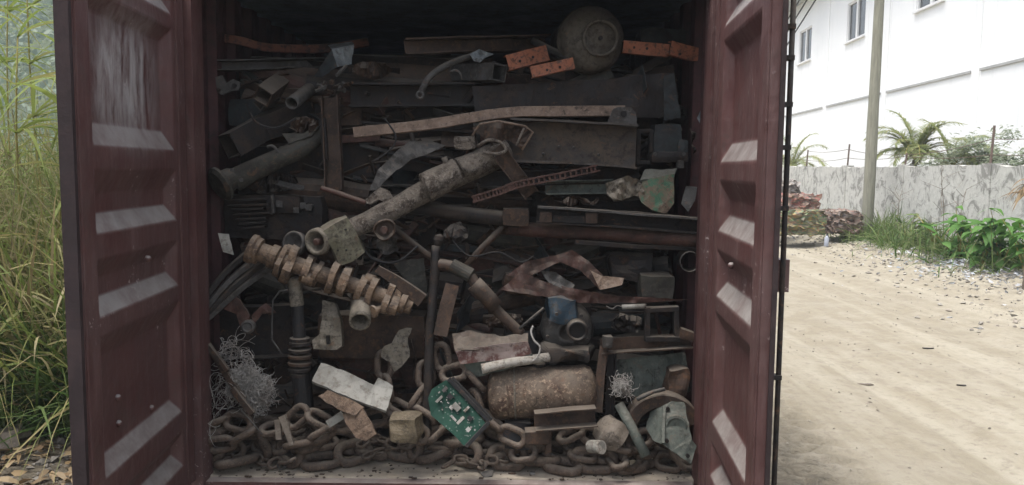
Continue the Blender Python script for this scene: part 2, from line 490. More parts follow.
# ------------------------------------------------------------------ ground
FLOOR = 0.166                    # container floor above the dirt
def wallx(y): return 7.75 + 0.062 * y
def gz(x, y):
    z = 0.03 * mnoise.fractal(Vector((x * 0.35, y * 0.12, 0)), 1.1, 2.0, 3)
    z += 0.006 * mnoise.noise(Vector((x * 5, y * 5, 3)))
    d = wallx(y) - x
    if x > 2:                     # rubble verge along the wall
        k = max(0.0, min(1.0, (2.6 - d) / 1.6))
        k = k * k * (3 - 2 * k)
        z += k * (0.16 + 0.07 * mnoise.fractal(Vector((x * 1.7, y * 1.7, 5)), 0.8, 2.0, 4))
        # wheel ruts running along the lane
        for xr in (2.6, 4.3):
            e = x - (xr + 0.06 * y + 0.15 * mnoise.noise(Vector((0, y * 0.3, xr))))
            z -= 0.04 * math.exp(-(e / 0.24) ** 2)
    if 1.2 < x < 2.4 and 3.0 < y < 7.2:      # tyre lugs pressed into softer soil beside the container
        e = (x - 1.74 - 0.03 * (y - 4)) / 0.30
        k = math.exp(-e ** 4) * max(0.0, min(1.0, (7.0 - y) / 0.8))
        ph = (y + abs(e) * 0.09) / 0.17 * 2 * math.pi
        z += k * (0.050 * max(-0.3, min(0.5, math.sin(ph) * 1.4)) - 0.015 + 0.02 * mnoise.noise(Vector((x * 9, y * 9, 1))))
    if -1.8 < x < 1.1 and y > 3.5 and y < 11: z = min(z, 0.0) - 0.03
    return z
def axis_pts(segs):
    out = []
    for a, b, s in segs:
        n = max(1, int(round((b - a) / s)))
        out += [a + (b - a) * i / n for i in range(n)]
    return out + [segs[-1][1]]
gx = axis_pts([(-300, -60, 40), (-60, -12, 6), (-12, -5, 0.5), (-5, -1.6, 0.12), (-1.6, 1.0, 0.4), (1.0, 2.4, 0.03), (2.4, 10.5, 0.12), (10.5, 16, 1), (16, 60, 8), (60, 300, 40)])
gy = axis_pts([(-300, -30, 45), (-30, 0, 3), (0, 3, 0.3), (3, 7.2, 0.028), (7.2, 26, 0.14), (26, 60, 2), (60, 400, 30)])
V = [(x, y, gz(x, y)) for y in gy for x in gx]
nx = len(gx)
F = [(j*nx+i, j*nx+i+1, (j+1)*nx+i+1, (j+1)*nx+i) for j in range(len(gy)-1) for i in range(nx-1)]
m, t, p = newmat('packed_dirt')
v = coords(t, rand=False); vl = coords(t, (1.9, 0.11, 1), rand=False)
nA = noi(t, v, 0.7, 6, 0.6); nB = noi(t, vl, 1.4, 7, 0.6, 0.5); nC = noi(t, v, 14, 8, 0.7); nD = noi(t, v, 3.1, 8, 0.65)
c = mixc(t, rng_map(t, nB, 0.42, 0.58), (0.312, 0.284, 0.222), (0.245, 0.217, 0.163))
c = mixc(t, mth(t, 'MULTIPLY', rng_map(t, nD, 0.45, 0.62), 0.4), c, (0.35, 0.322, 0.262))
c = mixc(t, mth(t, 'MULTIPLY', rng_map(t, nC, 0.50, 0.68), 0.7), c, (0.20, 0.175, 0.14))
c = mixc(t, mth(t, 'MULTIPLY', rng_map(t, nA, 0.52, 0.7), 0.35), c, (0.24, 0.215, 0.175))
tc = nd(t, 'ShaderNodeTexCoord'); sx = nd(t, 'ShaderNodeSeparateXYZ'); t.links.new(tc.outputs['Object'], sx.inputs[0])
left = rng_map(t, mth(t, 'ADD', sx.outputs[0], mth(t, 'MULTIPLY', nA, 0.8)), -1.6, -1.0, 1, 0)     # dark leaf mould under the grass
c = mixc(t, mth(t, 'MULTIPLY', left, 0.9), c, mixc(t, nC, (0.08, 0.065, 0.045), (0.17, 0.145, 0.11)))
soil_shade = mth(t, 'MULTIPLY', rng_map(t, mth(t, 'ADD', sx.outputs[0], mth(t, 'MULTIPLY', nD, 0.5)), 1.85, 2.25, 1, 0), rng_map(t, sx.outputs[1], 6.0, 8.0, 1, 0))
c = mixc(t, mth(t, 'MULTIPLY', soil_shade, rng_map(t, noi(t, coords(t, (5, 11, 1), rand=False), 1.6, 5, 0.6, 0.8), 0.35, 0.6, 0.25, 0.9)), c, (0.15, 0.13, 0.10))  # tyre-marked soil, with the container's side shadow painted into its colour
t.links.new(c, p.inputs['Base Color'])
p.inputs['Roughness'].default_value = 0.95
p.inputs['Specular IOR Level'].default_value = 0.1
bump(t, p, mth(t, 'ADD', nC, mth(t, 'ADD', mth(t, 'MULTIPLY', noi(t, v, 60, 5, 0.7), 0.5), mth(t, 'MULTIPLY', soil_shade, mth(t, 'MULTIPLY', noi(t, coords(t, (5, 11, 1), rand=False), 1.6, 5, 0.6, 0.8), 7.0)))), 0.9, 0.016)
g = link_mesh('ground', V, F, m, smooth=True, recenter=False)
tag(g, 'pale dusty packed dirt lane and yard', 'ground', kind='structure')
del g['category']

# wooded slope far behind the grass
V, F = [], []
n1, n2 = 50, 26
for j in range(n2 + 1):
    for i in range(n1 + 1):
        x = -110 + 100 * i / n1; y = 45 + 60 * j / n2
        h = 26 * math.sin(min(1, j / n2 * 1.2) * math.pi / 2) * (0.75 + 0.3 * mnoise.noise(Vector((x * 0.03, 2, 0))))
        h *= min(1.0, max(0.0, (-12 - x) / 18))
        V.append((x, y, h + 1.2 * mnoise.fractal(Vector((x * 0.2, y * 0.2, 0)), 0.8, 2, 4) * min(1, j / 3) - 0.3))
F = [(j*(n1+1)+i, j*(n1+1)+i+1, (j+1)*(n1+1)+i+1, (j+1)*(n1+1)+i) for j in range(n2) for i in range(n1)]
hillV = V
tag(link_mesh('hill', V, F, simple('hill_soil', (0.05, 0.075, 0.035), (0.09, 0.11, 0.05), 0.4), smooth=True), 'wooded slope rising far behind the tall grass', kind='structure')

# ------------------------------------------------------------------ container
CX0, CX1 = -1.492, 0.905          # inner faces of the side walls
OX0, OX1 = CX0 - 0.042, CX1 + 0.042
CY0, CY1 = 3.76, 9.80
CEIL = FLOOR + 2.395
box = empty('shipping_container', ((CX0 + CX1) / 2, CY0, 0.0), 'oxide red steel shipping container packed to the roof with scrap metal', 'container')
def corr_wall(x_in, sgn):
    """side wall pressed into vertical corrugations"""
    prf = []
    y = CY0 + 0.10
    while y < CY1 - 0.1:
        prf += [(y, 0.0), (y + 0.07, 0.0), (y + 0.105, 0.034), (y + 0.21, 0.034), (y + 0.245, 0.0)]
        y += 0.278
    V, F = [], []
    for z in (FLOOR, CEIL):
        for (yy, d) in prf: V.append((x_in + sgn * d, yy, z))
    n = len(prf)
    for z in (FLOOR, CEIL):
        for (yy, d) in prf: V.append((x_in + sgn * (d + 0.004), yy, z))
    for i in range(n - 1):
        F.append((i, i+1, n+i+1, n+i)); F.append((2*n+i, 3*n+i, 3*n+i+1, 2*n+i+1))
    return V, F
for x_in, sgn in ((CX0, -1), (CX1, 1)):
    V, F = corr_wall(x_in, sgn)
    link_mesh('side_wall', V, F, M['inwall'], box)
V, F = [], []
mb = MB(); mb.box((CX0 - 0.03, CY1, FLOOR), (CX1 + 0.03, CY1 + 0.03, CEIL)); mb.build('end_wall', M['inner'], box)
mb = MB()
mb.box((CX0 - 0.044, CY0 + 0.09, CEIL + 0.024), (CX1 + 0.044, CY1 + 0.03, CEIL + 0.03))
for xa in (CX0 - 0.046, CX1 + 0.040): mb.box((xa, CY0 + 0.09, CEIL - 0.05), (xa + 0.006, CY1 + 0.03, CEIL + 0.0239))
mb.box((CX0 - 0.04, CY1 + 0.031, CEIL - 0.05), (CX1 + 0.04, CY1 + 0.036, CEIL + 0.0239))
mb.build('roof', M['inner'], box)
mb = MB(); mb.box((CX0 + 0.002, CY0 + 0.05, FLOOR - 0.03), (CX1 - 0.002, CY1, FLOOR)); mb.build('floor', M['floor'], box)
# threshold: flat plate with a rounded nose
mb = MB(); mb.box((OX0 + 0.06, CY0 - 0.01, 0.02), (OX1 - 0.06, CY0 + 0.05, FLOOR - 0.008)); mb.build('door_sill', M['cred'], box)
mb = MB(); mb.box((OX0, CY0, FLOOR + 2.31), (OX1, CY0 + 0.09, CEIL + 0.02)); mb.build('door_header', M['cred'], box)
for x0, x1, s in ((OX0 - 0.015, CX0 + 0.028, 1), (CX1 - 0.006, OX1 + 0.015, -1)):
    mb = MB(); mb.box((x0, CY0 - 0.04, 0.0), (x1, CY0 + 0.09, CEIL + 0.02)); mb.build('corner_post', M['cred'], box)
for x0 in (OX0, CX1 + 0.002):
    mb = MB(); mb.box((x0, CY0 + 0.09, 0.02), (x0 + 0.04, CY1 + 0.03, FLOOR - 0.002)); mb.build('bottom_rail', M['cred'], box)

def make_door(hx, hy, ang, mir, pockets, s0, s1, rods):
    """leaf hung at (hx, hy); local s from hinge to free edge, d toward the inside of the closed leaf"""
    Wd, Z0, Z1, T = 1.075, 0.19, 2.45, 0.044
    D, E = 0.042, 0.05
    e = empty('door', (0, 0, 0))
    e.parent = box
    # local +X = along the leaf, +Y = away from its inner face
    e.location = Vector((hx, hy, 0)) - box.location
    sx = Vector((mir * math.sin(ang), -math.cos(ang), 0))
    sy = Vector((-mir * math.cos(ang), -math.sin(ang), 0))       # outward
    def L(s, d, z): return Vector((s, d, z))
    def emit(name, V, F, mat, smooth=False):
        me = bpy.data.meshes.new(name)
        if mir > 0: F = [q[::-1] for q in F]
        me.from_pydata([tuple(v) for v in V], [], F); me.validate()
        bmx = bmesh.new(); bmx.from_mesh(me); bmesh.ops.recalc_face_normals(bmx, faces=bmx.faces[:]) if name != 'panel' else None; bmx.to_mesh(me); bmx.free()
        me.materials.append(mat)
        if smooth: me.polygons.foreach_set('use_smooth', [True] * len(me.polygons))
        o = bpy.data.objects.new(name, me); o.parent = e
        col.objects.link(o)
        return o
    V, F = [], []
    def q(a, b, c, d_):
        n = len(V); V.extend([a, b, c, d_]); F.append((n, n+1, n+2, n+3))
    def flat(sa, sb, za, zb, d=0.0):
        if zb - za > 1e-4 and sb - sa > 1e-4: q(L(sa,d,za), L(sb,d,za), L(sb,d,zb), L(sa,d,zb))
    zz = sorted({Z0, Z1} | {min(x, Z1 - 0.01) if k == 0 else x for pk in pockets for k, x in ((0, pk[0]), (1, pk[3]))})
    for za, zb in zip(zz[:-1], zz[1:]): flat(0, s0, za, zb); flat(s1, Wd, za, zb)
    zprev = Z1
    for (a, b, c, d_) in pockets:       # outline top, floor top, floor bottom, outline bottom
        a = min(a, Z1 - 0.01)
        flat(s0, s1, a, zprev)
        i0, i1 = s0 + E, s1 - E
        q(L(i0,D,c), L(i1,D,c), L(i1,D,b), L(i0,D,b))
        q(L(s0,0,d_), L(s1,0,d_), L(i1,D,c), L(i0,D,c))
        q(L(i0,D,b), L(i1,D,b), L(s1,0,a), L(s0,0,a))
        q(L(s0,0,d_), L(i0,D,c), L(i0,D,b), L(s0,0,a))
        q(L(i1,D,c), L(s1,0,d_), L(s1,0,a), L(i1,D,b))
        zprev = d_
    flat(s0, s1, Z0, zprev)
    q(L(Wd,0,Z0), L(Wd,T,Z0), L(Wd,T,Z1), L(Wd,0,Z1))
    q(L(Wd,T,Z0), L(0,T,Z0), L(0,T,Z1), L(Wd,T,Z1))
    q(L(0,T,Z0), L(0,0,Z0), L(0,0,Z1), L(0,T,Z1))
    q(L(0,0,Z1), L(Wd,0,Z1), L(Wd,T,Z1), L(0,T,Z1)); q(L(0,T,Z0), L(Wd,T,Z0), L(Wd,0,Z0), L(0,0,Z0))
    DM = M['door'] if mir > 0 else M['cred2']
    pn = emit('panel', V, F, DM)
    bmx = bmesh.new(); bmx.from_mesh(pn.data); bmesh.ops.remove_doubles(bmx, verts=bmx.verts[:], dist=0.0005); bmesh.ops.recalc_face_normals(bmx, faces=bmx.faces[:]); bmx.to_mesh(pn.data); bmx.free()
    bv = pn.modifiers.new('bends', 'BEVEL'); bv.width = 0.010; bv.segments = 3; bv.limit_method = 'ANGLE'; bv.angle_limit = R(18)
    pn.data.polygons.foreach_set('use_smooth', [True] * len(pn.data.polygons))
    wn_ = pn.modifiers.new('shade', 'WEIGHTED_NORMAL'); wn_.keep_sharp = False
    def bx(a, b):
        m_ = MB(); m_.box(a, b); return m_.v, m_.f
    def bxr(name, a, b, mat): v_, f_ = bx(a, b); return emit(name, v_, f_, mat)
    # square tube stiles and rubber seal
    bxr('stile', (Wd - 0.095, -0.007, Z0 + 0.01), (Wd - 0.006, -0.0005, Z1 - 0.01), DM)
    bxr('stile', (0.035, -0.008, Z0 + 0.01), (0.11, -0.0005, Z1 - 0.01), DM)
    if mir > 0: bxr('seal', (Wd + 0.001, 0.002, Z0 - 0.01), (Wd + 0.022, T + 0.004, Z1 + 0.01), M['rubber'])
    else: bxr('seal', (Wd + 0.001, T - 0.012, Z0 - 0.01), (Wd + 0.010, T + 0.004, Z1 + 0.01), M['rubber'])
    bxr('seal', (-0.022, 0.006, Z0 - 0.01), (-0.001, T - 0.006, Z1 + 0.01), M['black'])
    # bolt heads where the lock gear is fixed
    bl = [(0.41, 0.66), (0.74, 0.80), (0.74, 0.70), (0.51, 1.30)] if mir > 0 else [(0.80, 0.74), (0.55, 1.30)]
    for (s, z) in bl:
        dd = 0.0
        for (a, b, c, d_) in pockets:
            if c <= z <= b: dd = D
        v_, f_ = lathe((s, dd + 0.004, z), (s, dd - 0.02, z), [(0, 0.014), (0.012, 0.013), (0.018, 0.008)], 10)
        emit('bolt', v_, f_, DM, True)
    for s in ((0.46, 1.03) if rods else (0.46,)):
        v_, f_ = tube([(s, T + 0.032, z) for z in (Z0 - 0.08, 0.9, 1.6, Z1 + 0.05)], 0.009, 10)
        emit('lock_rod', v_, f_, M['dark'], True)
        for z in (0.35, 0.98, 1.55, 1.75, 1.89, 2.04, 2.14, 2.32):
            v_, f_ = bx((s - 0.015, T + 0.001, z - 0.008), (s + 0.015, T + 0.040, z + 0.008))
            emit('rod_bracket', v_, f_, M['dark'])
        v_, f_ = bx((s - 0.09, T + 0.001, 1.265), (s - 0.03, T + 0.062, 1.375))
        emit('handle_catch', v_, f_, M['cred'])
    for z in (0.45, 1.02, 1.62, 2.22):
        v_, f_ = bx((-0.03, T - 0.004, z - 0.06), (0.17, T + 0.014, z + 0.06)); emit('hinge_blade', v_, f_, M['cred'])
        v_, f_ = lathe((-0.032, T + 0.004, z - 0.07), (-0.032, T + 0.004, z + 0.07), [(0, 0.016), (0.14, 0.016)], 12); emit('hinge_pin', v_, f_, M['dark'], True)
    e.rotation_mode = 'QUATERNION'
    mt = Matrix(((sx.x, sy.x, 0), (sx.y, sy.y, 0), (0, 0, 1)))
    e['mirror'] = mir
    if mt.determinant() < 0:
        # mirrored leaf: flip the outward axis in the mesh instead of the object
        for ch in e.children:
            for vv in ch.data.vertices: vv.co.y = -vv.co.y
            ch.data.flip_normals()
        mt = Matrix(((sx.x, -sy.x, 0), (sx.y, -sy.y, 0), (0, 0, 1)))
    e.rotation_quaternion = mt.to_quaternion()
    del e['mirror']
    return e
PL = [(2.62, 2.56, 2.40, 2.32), (2.262, 2.205, 1.822, 1.735), (1.657, 1.57, 1.505, 1.432), (1.344, 1.279, 1.209, 1.142), (1.074, 0.99, 0.635, 0.565), (0.474, 0.42, 0.385, 0.315)]
PR = [(2.60, 2.54, 2.36, 2.28), (2.22, 2.16, 1.79, 1.705), (1.63, 1.55, 1.485, 1.41), (1.33, 1.262, 1.198, 1.125), (1.06, 0.98, 0.635, 0.56), (0.474, 0.42, 0.385, 0.315)]
dl = make_door(-1.494, 3.70, R(4.2), 1, PL, 0.15, 0.955, False)
dl['label'] = 'open door leaf with pale peeled sticker patch'
dr = make_door(0.912, 3.70, R(4.6), -1, PR, 0.21, 0.92, True)
dr['label'] = 'open door leaf showing its lock rods edge on'
# ------------------------------------------------------------------ scrap: builders
_seed = [1.0]
def nseed():
    _seed[0] += 1.37
    return _seed[0]
def wpts(pts): return [W(*p) for p in pts]
def beam(name, label, cat, pts, kind, hpx, w, mat, roll=0.0, t=0.007, amp=0.003, curve=False, parent=None, group=None, taper=None, step=0.05):
    wp = wpts(pts)
    if curve: wp = smooth_path(wp, 6)
    Ym = sum(p[2] for p in pts) / len(pts)
    h = S(hpx, Ym)
    V, F = sweep(wp, kind, h, w if w else h, t, R(roll), step, amp, nseed(), taper)
    o = link_mesh(name, V, F, M[mat], parent, smooth=(kind in 'OR'))
    if parent is None: tag(o, label, cat, group)
    return o
def rod(name, label, cat, pts, rpx, mat, n=8, parent=None, curve=True, group=None, r1=None):
    wp = wpts(pts)
    if curve: wp = smooth_path(wp, 6)
    V, F = tube(wp, S(rpx, pts[0][2]), n, r1=None if r1 is None else S(r1, pts[0][2]))
    o = link_mesh(name, rough(V, 0.0012, 20, nseed()), F, M[mat], parent, smooth=True)
    if parent is None: tag(o, label, cat, group)
    return o
def plate(name, label, cat, pts, th, mat, cuts=2, amp=0.006, freq=7, edge=0.0045, parent=None, group=None):
    V, F = plate_geo(wpts(pts), th, cuts, amp, freq, nseed(), edge)
    o = link_mesh(name, V, F, M[mat], parent)
    if parent is None: tag(o, label, cat, group)
    return o
def turned(name, label, cat, p0, p1, prf, mat, n=24, amp=0.002, parent=None):
    V, F = lathe(W(*p0), W(*p1), prf, n, amp, nseed())
    o = link_mesh(name, V, F, M[mat], parent, smooth=False)
    if parent is None: tag(o, label, cat)
    return o
def hole(parent, px, py, Y, rpx, mat='hole', ax=None):
    """a real drilled rim: short dark plug with a raised lip, set in the face toward the opening"""
    c = W(px, py, Y)
    V, F = lathe(c + Vector((0, 0.012, 0)), c - Vector((0, 0.004, 0)), [(0, S(rpx, Y)), (0.014, S(rpx, Y))], 12)
    return link_mesh('hole', V, F, M[mat], parent)
def block(name, label, cat, px0, py0, px1, py1, Y0, depth, mat, amp=0.006, cuts=5, rz=0.0, rx=0.0, parent=None, rr=0.0, ease=0.16):
    """cast block: subdivided box, corners eased, surface uneven"""
    a, b = W(px0, py1, Y0), W(px1, py0, Y0)
    c = Vector(((a.x + b.x) / 2, Y0 + depth / 2, (a.z + b.z) / 2))
    hx, hy, hz = (b.x - a.x) / 2, depth / 2, (b.z - a.z) / 2
    bm = bmesh.new()
    bmesh.ops.create_cube(bm, size=2)
    bmesh.ops.subdivide_edges(bm, edges=bm.edges[:], cuts=cuts, use_grid_fill=True)
    q = Matrix.Rotation(rz, 3, 'Z') @ Matrix.Rotation(rx, 3, 'X') @ Matrix.Rotation(rr, 3, 'Y')
    sd_ = nseed()
    for v in bm.verts:
        n = v.co.normalized() * 1.42
        k = v.co.lerp(n * 0.72 if ease > 0.5 else n, ease)
        v.co = q @ Vector((k.x * hx, k.y * hy, k.z * hz)) + c
    bm.verts.index_update()
    V = rough([v.co for v in bm.verts], amp, 11, sd_)
    F = [tuple(v.index for v in f.verts) for f in bm.faces]
    bm.free()
    o = link_mesh(name, V, F, M[mat], parent)
    if parent is None: tag(o, label, cat)
    return o

# ------------------------------------------------------------------ scrap: upper layers
b = beam('bent_flat_bar', 'bent orange-painted flat bar lying high on the scrap by the red wall', 'bar', [(212,37,4.32),(240,41,4.35),(272,48,4.42),(330,48,4.5),(368,43,4.6)], 'B', 8, 0.03, 'orange_worn', curve=True)
beam('steel_channel', 'long dusty grey channel lying under the bent orange bar', 'channel', [(209,66,4.12),(335,63,4.42)], 'C', 10, 0.06, 'steel', t=0.006)
t_ = empty('cast_bracket', W(226,95,4.12), 'knuckle-shaped cast bracket with bolt holes below the grey channel', 'bracket')
plate('plate', '', '', [(213,78,4.10),(222,75,4.1),(226,83,4.1),(233,79,4.1),(240,82,4.12),(239,90,4.12),(230,91,4.1),(222,95,4.1),(216,92,4.1)], 0.03, 'steel', parent=t_, amp=0.008)
for x, y in ((234,85.5),(218.5,90)): hole(t_, x, y, 4.098, 2.0)
block('sheet_box', 'dull teal sheet-metal box behind the hollow tubes', 'box', 240, 79, 268, 99, 4.30, 0.25, 'teal')
block('gear_housing', 'dark lumpy housing under the teal box', 'housing', 229, 99, 262, 124, 4.22, 0.3, 'teal', amp=0.012)
beam('square_tube', 'brown square tube with open end slanting beside the grey tube', 'tube', [(263,97,4.02),(296,70,4.5)], 'H', 15, 0.075, 'rust', roll=20, t=0.005)
beam('angle_bar', 'short angle iron caught under the brown square tube', 'bar', [(259,104,4.08),(285,92,4.35)], 'L', 11, 0.05, 'steel', roll=15)
beam('round_tube', 'dented grey tube with open mouth beside the brown square tube', 'tube', [(291,103,4.00),(322,80,4.4)], 'O', 13, 0.066, 'steel', t=0.005)
t_ = empty('folded_sheet', W(333,75,4.12), 'folded pale blue-grey sheet-metal cover standing on the tubes', 'sheet')
plate('side_flap', '', '', [(314,76,4.16),(332,50,4.10),(337,67,4.09),(322,77,4.12)], 0.003, 'teal', parent=t_, amp=0.004)
plate('front_flap', '', '', [(332,49,4.10),(354,45,4.17),(352,64,4.17),(337,67,4.09)], 0.003, 'blue_steel', parent=t_, amp=0.010, freq=20)
plate('top_flap', '', '', [(332,49,4.10),(354,45,4.17),(352,42,4.3),(328,45,4.28)], 0.003, 'blue_steel', parent=t_, amp=0.004)
rod('bent_rod', 'short bent rod under the folded blue-grey sheet', 'rod', [(336,76,4.05),(342,70,4.05),(346,66,4.1)], 1.6, 'steel')
t_ = empty('bolt_cluster', W(337,96,4.1), 'cluster of seized bolts and nuts near the long beam end', 'bolts')
for i in range(11):
    x, y = rng.uniform(322, 351), rng.uniform(80, 95); d = Vector((rng.uniform(-1,1), rng.uniform(-1.2,0.1), rng.uniform(-.6,.6))).normalized()
    c = W(x, y, 4.10 + rng.uniform(0, .06))
    V, F = lathe(c, c + d, [(0, .014), (.012, .014), (.0121, .008), (.05, .008)], 6)
    link_mesh('bolt', V, F, M['steel' if i % 2 else 'rust'], t_)
beam('steel_beam', 'long dark beam with pale dusty top flange under the curved pipe', 'beam', [(349,95,4.16),(482,95,4.20)], 'C', 23, 0.09, 'dark', t=0.010)
beam('long_channel', 'long brown channel with boxed end lying above the curved pipe', 'channel', [(405,47,4.12),(470,45,4.2),(548,43,4.40)], 'C', 15, 0.08, 'rust', t=0.008)
t_ = empty('curved_pipe', W(421,98,4.05), 'curved grey pipe with an eye end and a bright clamp', 'pipe')
rod('pipe', '', '', [(421,92,4.04),(429,78,4.04),(443,67,4.06),(462,59,4.10),(480,53,4.14)], 3.3, 'steel', parent=t_)
c = W(420, 95, 4.03)
V, F = tube([c + Vector((math.cos(a)*.016, 0, math.sin(a)*.016)) for a in [i*math.pi/7 for i in range(14)]], 0.007, 8, True)
link_mesh('eye', V, F, M['steel'], t_, True)
plate('clamp', '', '', [(470,54,4.06),(479,49,4.06),(487,52,4.06),(494,54,4.08),(486,57,4.06),(480,62,4.06),(474,61,4.06)], 0.03, 'blue_steel', parent=t_, amp=0.012, freq=22)
beam('box_beam', 'grey box beam with open square end pushed against orange plates', 'beam', [(457,74,4.32),(500,73,4.03)], 'H', 16, 0.09, 'steel', roll=0, t=0.006)
rod('wire_hook', 'small wire hook hanging before the grey box beam', 'hook', [(450,72,4.0),(455,70,4.0),(460,73,4.0),(462,80,4.0)], 1.0, 'steel')
def perforated(name, label, pts, hpx, mat, holes, Yh, w=0.045):
    t_ = empty(name, W(pts[0][0], pts[0][1] + hpx / 2, pts[0][2]), label, 'rack beam')
    beam('rail', '', '', pts, 'D', hpx, w, mat, parent=t_, t=0.004)
    for x, y in holes: hole(t_, x, y, Yh, 1.3)
    return t_
perforated('rack_beam', 'scuffed orange rack beam resting against the grey box beam', [(507,64,4.06),(547,54,4.12)], 15, 'orange', [(520,61),(533,57)], 4.050)
perforated('rack_beam', 'short orange rack beam with punched holes below the scuffed one', [(531,73,4.00),(573,64,4.02)], 11, 'orange', [(547,70),(560,67)], 3.984)
perforated('rack_beam', 'orange rack beam with punched holes reaching to the drum', [(623,47,4.10),(668,51,4.12)], 12, 'orange', [(634,47.5),(647,48.5)], 4.082)
perforated('rack_beam', 'faded orange rack beam running into the red door', [(668,48,4.06),(690,54,4.10),(712,58,4.14)], 13, 'orange', [(680,54)], 4.052)
beam('dark_pipe', 'dark pipe slanting down behind the orange rack beams', 'pipe', [(533,41,4.34),(570,58,4.12)], 'O', 7, 0.035, 'steel', t=0.004)
block('grey_casting', 'grey casting lying on the punched orange rack beam', 'casting', 641, 29, 686, 43, 4.30, 0.2, 'teal', amp=0.014)
# drum end
t_ = empty('gas_drum', W(596,72,4.2), 'tan rusty gas drum lying end-on on top of the scrap', 'drum')
c0 = W(594, 38, 4.06); ax = Vector((-0.05, 0.98, 0.06)).normalized(); c1 = c0 + ax
prf_ = [(0.0,0.012),(0.002,0.05),(0.010,0.09),(0.024,0.125),(0.045,0.150),(0.075,0.164),(0.12,0.168),(0.121,0.172),(0.135,0.172),(0.136,0.168),(0.55,0.168),(0.6,0.12)]
V, F = lathe(c0, c1, prf_, 40, 0.002, 3.3); link_mesh('shell', V, F, M['drum'], t_, True)
c2 = W(600.5, 38, 4.05)
V, F = lathe(c2, c2 + ax, [(-0.012,0.078),(-0.016,0.084),(-0.012,0.091),(0.09,0.091),(0.09,0.084),(-0.005,0.080),(0.03,0.079)], 40, caps=False); link_mesh('foot_ring', V, F, M['drum'], t_, True)
V, F = lathe(c2 + ax*0.004, c2 - ax, [(0,0.012),(0.010,0.011),(0.012,0.004)], 12); link_mesh('plug', V, F, M['dark'], t_)
# wide plates
plate('wide_plate', 'wide dark steel plate with wavy dusty top edge under the gas drum', 'plate', [(472,86,4.11),(540,83,4.09),(560,81,4.09),(610,79,4.08),(640,75,4.08),(672,73,4.08),(674,110,4.08),(660,118,4.08),(475,112,4.11)], 0.02, 'dark', cuts=3, amp=0.02, freq=4)
plate('plate_lip', 'narrow folded dark strip standing at the end of the wide plate', 'strip', [(664,76,4.05),(674,73,4.05),(681,118,4.05),(664,120,4.05)], 0.006, 'teal', amp=0.012)
beam('flat_plank', 'long bowed tan flat bar lying across the heap', 'bar', [(353,132,3.98),(420,126,4.0),(500,114,4.02),(560,111,4.03),(625,111,4.04)], 'B', 10.5, 0.02, 'tan', curve=True, amp=0.004, roll=-12)
t_ = empty('wide_channel', W(575,168,4.05), 'wide dusty steel channel with tan lower flange and lifting tab', 'channel')
beam('channel', '', '', [(508,140,4.06),(637,147,4.00)], 'C', 43, 0.10, 'chan', t=0.010, parent=t_, amp=0.006)
pt = plate('tab', '', '', [(607,124,3.97),(613,109,3.97),(618,107,3.97),(631,107,3.97),(636,113,3.97),(637,128,3.97)], 0.014, 'steel', parent=t_, cuts=1, amp=0.002)
hole(t_, 623.5, 114, 3.966, 3.2)
for i in range(5): 
    x = 540 + i*19 + rng.uniform(-5,5); y = rng.uniform(130,155)
    V, F = lathe(W(x,y,4.09), W(x,y,3.9), [(0,.008),(.035,.008),(.04,.004)], 8); link_mesh('rivet', V, F, M['steel'], t_)
t_ = empty('machine_block', W(668,162,4.1), 'dark grey machine block with bolted lower lip beside the wide channel', 'machine part')
block('body', '', '', 654, 124, 682, 158, 4.08, 0.2, 'teal', parent=t_)
block('lip', '', '', 652, 152, 688, 162, 4.05, 0.2, 'dark', parent=t_)
block('arm', '', '', 678, 140, 689, 157, 4.06, 0.1, 'teal', parent=t_, amp=0.012)
for x in (655, 684): hole(t_, x, 154, 4.05, 2.0, 'steel')
t_ = empty('slotted_guide', W(644,165,4.12), 'narrow slotted steel frame between the channel and machine block', 'frame')
for p0, p1 in (((638,130),(638,164)),((651,130),(651,164)),((638,131),(652,131)),((638,162),(652,162))):
    beam('frame_bar', '', '', [(p0[0],p0[1],4.12),(p1[0],p1[1],4.12)], 'B', 4, 0.03, 'dark', parent=t_)
plate('marker_plate', 'small pale diamond-shaped tin plate stuck on the red side wall', 'plate', [(702,107,4.00),(707.5,117,4.0),(703,128,4.0),(697,118,4.0)], 0.003, 'blue_steel', cuts=1, amp=0.002)
block('pale_clip', 'small pale clip jutting below the machine block', 'clip', 678, 160, 684, 168, 4.03, 0.05, 'steel', cuts=2)

# ------------------------------------------------------------------ scrap: left middle
beam('rect_tube', 'dark rectangular tube with open end slanting up from the red wall', 'tube', [(229,146,3.98),(262,128,4.15),(335,96,4.4)], 'H', 24, 0.10, 'dark', t=0.006, roll=25)
t_ = empty('axle_casting', W(232,198,4.0), 'dull olive axle arm with thick flanged foot by the red wall', 'axle arm')
beam('arm', '', '', [(232,178,4.02),(262,163,4.06),(305,143,4.14),(338,112,4.24)], 'R', 24, 0.10, 'olive_dark', curve=True, parent=t_, amp=0.013, taper=(1.0, 0.7), step=0.03)
turned('flange', '', '', (217,186,3.97), (240,174,4.06), [(0,.07),(.015,.088),(.03,.088),(.035,.06),(.09,.055)], 'olive_dark', parent=t_)
for x, y in ((241,180),(232,170)): hole(t_, x, y, 3.93, 2, 'steel')
plate('torn_bracket', 'torn pale-edged bracket hooked over the olive axle arm', 'bracket', [(282,133,4.08),(304,134,4.1),(330,112,4.15),(312,136,4.1),(296,141,4.08),(289,144,4.06)], 0.008, 'olive_dark', amp=0.012)
rod('curved_hook', 'little curved hook lying on the olive axle arm', 'hook', [(267,147,4.0),(272,146,4.0),(276,149,4.0),(277,153,4.0)], 1.5, 'steel')
